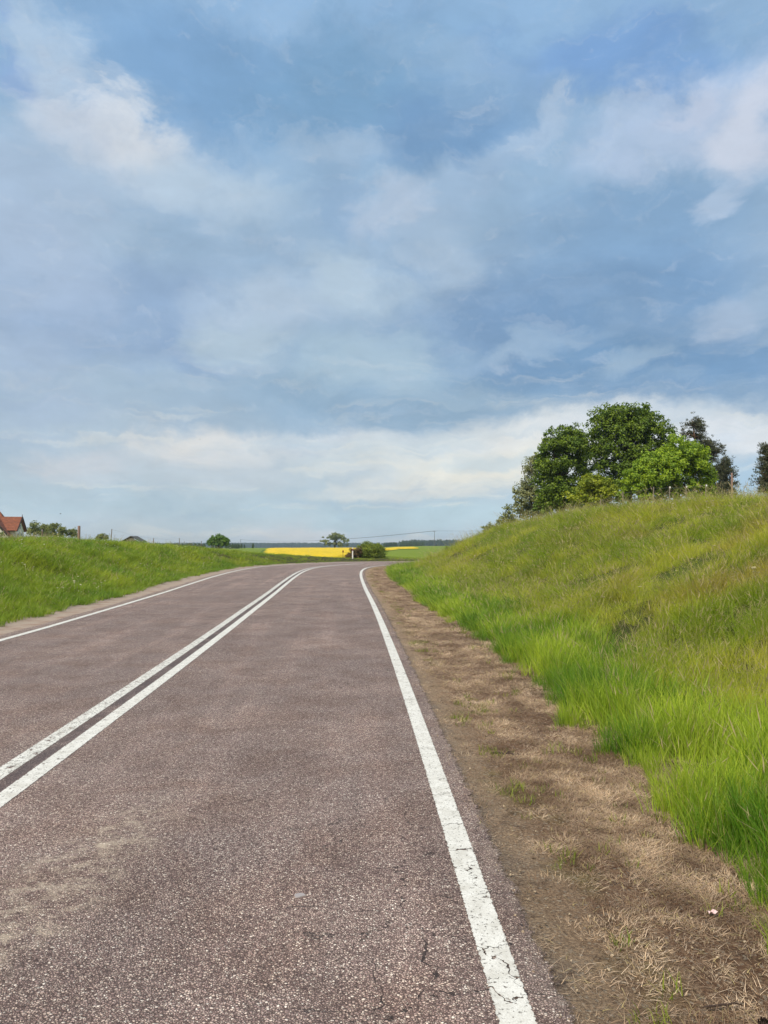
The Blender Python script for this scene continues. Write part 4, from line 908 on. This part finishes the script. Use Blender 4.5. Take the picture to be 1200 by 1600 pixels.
def house():
    Yd = 110; bx = X_(23.5, Yd); g = h1(bx, Yd); rz = R(12); root = empty('house', (bx, Yd, g), rz, 'white house with steep red tiled roofs at the left edge beyond the bank', 'house')
    zr = Z_(806.5, Yd)-g; ze = Z_(826.5, Yd)-g   # ridge and eave heights
    Wd = 5.0; L0 = 11.0                            # local: x to the left is negative, y away; gable wall at x=0
    m = MB(); m.slab([(0, 0, 0), (0, Wd, 0), (0, Wd, ze), (0, Wd/2, zr-.08), (0, 0, ze)], .25); m.box((-L0/2, .125, ze/2), (L0-.5, .25, ze)); m.box((-L0/2, Wd-.125, ze/2), (L0-.5, .25, ze)); m.build('wall', MT['plaster'], root)
    ov = .35; sl = (zr-ze)/(Wd/2)
    m = MB(); m.slab([(ov, -ov, ze-ov*sl), (ov, Wd/2, zr), (-L0, Wd/2, zr), (-L0, -ov, ze-ov*sl)], .14); m.slab([(-L0, Wd+ov, ze-ov*sl), (-L0, Wd/2, zr), (ov, Wd/2, zr), (ov, Wd+ov, ze-ov*sl)], .14)
    rf = m.build('roof', MT['tiles'], root)
    m = MB()
    for s0 in (0, 1):
        y0, y1 = (-ov, Wd/2) if s0 == 0 else (Wd+ov, Wd/2); d = Vector((0, y1-y0, zr-ze+ov*sl)); m.tube([(ov+.03, y0, ze-ov*sl-.02), (ov+.03, y1, zr-.02)], [.09, .09], 4)
    m.build('verge_board', MT['dark_trim'], rf)
    m = MB(); m.box((-L0/2+.1, -ov-.05, ze-ov*sl-.02), (L0, .14, .12)); m.build('gutter', MT['dark_trim'], rf)
    m = MB(); m.tube([(ov, Wd/2, zr-.02), (ov, Wd/2, zr+.35)], [.05, .03], 6); m.build('finial', MT['dark_trim'], rf)
    for (yy, zz, w, h) in ((1.5, ze-1.1, .8, 1.0), (3.4, ze-1.1, .8, 1.0), (2.5, ze+.35, .6, .6)):
        m = MB(); m.box((.03, yy, zz), (.08, w+.16, h+.16)); f = m.build('window', MT['white'], root); m = MB(); m.box((.085, yy, zz), (.03, w, h)); m.build('pane', MT['glass'], f)
    m = MB(); m.box((-1.2, -.03, ze-1.1), (.9, .08, 1.1)); f = m.build('window', MT['white'], root); m = MB(); m.box((-1.2, -.085, ze-1.1), (.75, .03, .95)); m.build('pane', MT['glass'], f)
    # steep front wing, its gable towards the road
    zp = ze+3.4; hw = 4.2; cx = .05-hw; fy = -1.7
    zl = ze-1.35
    m = MB(); m.slab([(cx+hw-.3, fy, 0), (cx+hw-.3, fy, zl), (cx, fy, zp-.3), (cx-hw+.3, fy, zl), (cx-hw+.3, fy, 0)], .25); m.box((cx+hw-.45, fy/2+.2, zl/2), (.25, -fy-.6, zl)); m.build('wing_wall', MT['plaster'], root)
    m = MB(); m.slab([(cx+hw, fy-.4, zl), (cx+hw, 1.9, zl), (cx, 1.9, zp), (cx, fy-.4, zp)], .16); m.slab([(cx, fy-.4, zp), (cx, 1.9, zp), (cx-hw, 1.9, zl), (cx-hw, fy-.4, zl)], .16); r2 = m.build('wing_roof', MT['tiles'], root)
    m = MB(); m.tube([(cx+hw+.02, fy-.42, zl-.1), (cx, fy-.42, zp-.1)], [.13, .13], 4); m.tube([(cx-hw, fy-.42, zl-.1), (cx, fy-.42, zp-.1)], [.13, .13], 4); m.build('verge_board', MT['dark_trim'], r2)
    # taller rear roof
    m = MB(); zt = Z_(800, Yd)-g+.25; m.slab([(-2.0, 3.0, zr-1.2), (-3.2, 4.6, zt), (-L0, 4.6, zt), (-L0, 2.6, zr-1.2)], .15); m.slab([(-2.0, 6.4, zr-1.2), (-2.0, 3.0, zr-1.2), (-3.2, 4.6, zt)][::-1], .15); m.slab([(-L0, 6.6, zr-1.2), (-L0, 4.6, zt), (-3.2, 4.6, zt), (-2.0, 6.4, zr-1.2)], .15); m.build('rear_roof', MT['tiles'], root)
    # low tiled porch on the right
    m = MB(); m.slab([(.4, -.2, 1.75), (3.0, -.2, 1.75), (3.0, 2.0, 2.35), (.4, 2.0, 2.35)], .12); m.build('porch_roof', MT['tiles'], root)
    m = MB(); m.box((1.6, .9, .85), (2.2, 1.6, 1.7)); m.build('porch_wall', MT['plaster'], root)
house()
def shed():
    Yd = 80; x = X_(205, Yd); g = h1(x, Yd); zt = Z_(838.3, Yd)-g; root = empty('shed', (x, Yd, g), .1, 'small shed with a dark gabled roof barely rising over the left bank', 'shed'); w = .95; ze = zt-.55
    m = MB(); m.slab([(-w+.1, 0, 0), (w-.1, 0, 0), (w-.1, 0, ze), (0, 0, zt-.1), (-w+.1, 0, ze)], -.1); m.box((-w+.15, 1.4, ze/2), (.1, 2.6, ze)); m.box((w-.15, 1.4, ze/2), (.1, 2.6, ze)); m.build('wall', MT['wood'], root)
    m = MB(); m.slab([(-w-.1, -.2, ze-.05), (0, -.2, zt), (0, 3, zt), (-w-.1, 3, ze-.05)][::-1], .07); m.slab([(0, -.2, zt), (w+.1, -.2, ze-.05), (w+.1, 3, ze-.05), (0, 3, zt)][::-1], .07); m.build('roof', MT['grey_roof'], root)
shed()

# ------------------------------------------------------------------ small finds on the ground, birds
def gpt(px, py, h=0.0):
    Yd = F*(EYE-h)/(py-HOR); x = X_(px, Yd); return x, Yd
def stick():
    x, y = gpt(786, 1170); z = h1(x, y)+.012; r = np.random.default_rng(5); pts = [(-.11+.22*i/6, r.normal(0, .006), r.normal(0, .004)) for i in range(7)]
    m = MB(); m.tube(pts, [.004, .007, .008, .007, .008, .006, .003], 7); m.tube([pts[3], (pts[3][0]+.03, .03, .008), (pts[3][0]+.05, .045, .012)], [.004, .003, .0015], 5)
    o = m.build('twig', MT['dark_trim'], None, True); o.location = (x, y, z); o.rotation_euler = (0, 0, -.25); tag(o, 'short dark twig lying on the dry shoulder beside the edge line', 'twig')
    x, y = gpt(1115, 1545); m = MB(); pts = [(-.07+.14*i/6, r.normal(0, .004), r.normal(0, .003)) for i in range(7)]; m.tube(pts, [.002, .0035, .004, .0035, .004, .003, .002], 7)
    o = m.build('twig', MT['dark_trim'], None, True); o.location = (x, y, h1(x, y)+.02); o.rotation_euler = (0, 0, .1); tag(o, 'thin dark twig on the dry grass in the bottom right corner, left of the cone', 'twig')
stick()
def cone():
    x, y = gpt(1172, 1572); m = MB(); r = random.Random(4)
    m.tube([(0, 0, 0), (0, 0, .012), (0, 0, .03), (0, 0, .048)], [.010, .014, .012, .004], 8)
    for i in range(46):
        a = i*2.4; t = i/46; rr = .021*(1-t)**.6+.004; z = .002+.046*t; c, s = math.cos(a), math.sin(a); px, py = -s*.007, c*.007
        m.poly([(c*.008+px, s*.008+py, z), (c*.008-px, s*.008-py, z), (c*rr-px*.9, s*rr-py*.9, z+.006), (c*(rr+.003), s*(rr+.003), z+.009), (c*rr+px*.9, s*rr+py*.9, z+.006)])
    o = m.build('pine_cone', MT['dark_trim']); o.location = (x, y, h1(x, y)+.022); o.rotation_euler = (1.2, .3, .5); tag(o, 'dark fallen cone lying in the dry grass at the bottom right corner', 'cone')
cone()
def scrap():
    x, y = gpt(1103, 1408); r = np.random.default_rng(8); n = 7; V = []; Fc = []
    for i in range(n):
        for j in range(5): V.append(((i/(n-1)-.5)*.042, (j/4-.5)*.018, .007+.007*math.sin(i*1.3+j*.7)+r.normal(0, .002)))
    for i in range(n-1):
        for j in range(4): a = i*5+j; Fc.append((a, a+5, a+6, a+1))
    o = npmesh('paper_scrap', np.array(V), np.array(Fc), 4, simple('pink_paper', (.70, .52, .53), .7, .1)); md = o.modifiers.new('thickness', 'SOLIDIFY'); md.thickness = .0008
    o.location = (x, y, h1(x, y)+.015); o.rotation_euler = (.1, 0, .1); tag(o, 'crumpled pinkish scrap of paper beside the tall green grass', 'litter')
scrap()
def gum():
    x, y = gpt(470, 1389); m = MB(); n = 18; r = np.random.default_rng(3); pts = [((.022+.005*math.sin(3*a+1)+r.normal(0, .001))*math.cos(a), (.019+.004*math.sin(2*a))*math.sin(a), .0025) for a in np.linspace(0, 6.283, n, endpoint=False)]
    b = len(m.v); m.v += pts+[(p[0]*1.1, p[1]*1.1, -.002) for p in pts]; m.f.append(tuple(range(n)))
    for i in range(n): m.f.append((n+i, n+(i+1) % n, (i+1) % n, i))
    o = m.build('flat_stone', simple('grey_stone', (.34, .31, .31), .8, .15, 60)); o.location = (x, y, .003); tag(o, 'small flat grey stone lying on the asphalt in the near lane', 'stone')
gum()
def bird(px, py, Yd, label, rz):
    m = MB(); m.tube([(-.13, 0, 0), (-.08, 0, .01), (0, 0, .015), (.08, 0, .02), (.12, 0, .025), (.15, 0, .02)], [.008, .03, .045, .035, .028, .004], 8)
    for s in (-1, 1):
        m.slab([(.05, s*.02, .03), (.07, s*.16, .10), (.0, s*.36, .05), (-.03, s*.16, .09), (-.06, s*.02, .02)][::s], .01)
    m.slab([(-.11, -.02, .005), (-.11, .02, .005), (-.2, .045, .0), (-.2, -.045, .0)], .006)
    o = m.build('bird', MT['dark_trim'], None, True); o.location = (X_(px, Yd), Yd, Z_(py, Yd)); o.rotation_euler = (0, .1, rz); tag(o, label, 'bird')
bird(94, 803, 130, 'tiny dark bird flying just above the trees beside the house', .5)
bird(311, 686, 190, 'tiny dark bird high in the sky below the pale cloud', -.6)

# ------------------------------------------------------------------ air
def haze():
    m = MB(); m.box((0, 950, 4), (3400, 2100, 26)); mt = bpy.data.materials.new('haze'); mt.use_nodes = True; t = mt.node_tree; t.nodes.clear()
    o_ = t.nodes.new('ShaderNodeOutputMaterial'); v = t.nodes.new('ShaderNodeVolumePrincipled'); v.inputs['Color'].default_value = (.70, .86, 1.0, 1); v.inputs['Density'].default_value = .00032; v.inputs['Anisotropy'].default_value = .2
    t.links.new(v.outputs[0], o_.inputs['Volume']); o = m.build('haze', mt); tag(o, kind='stuff')
haze()
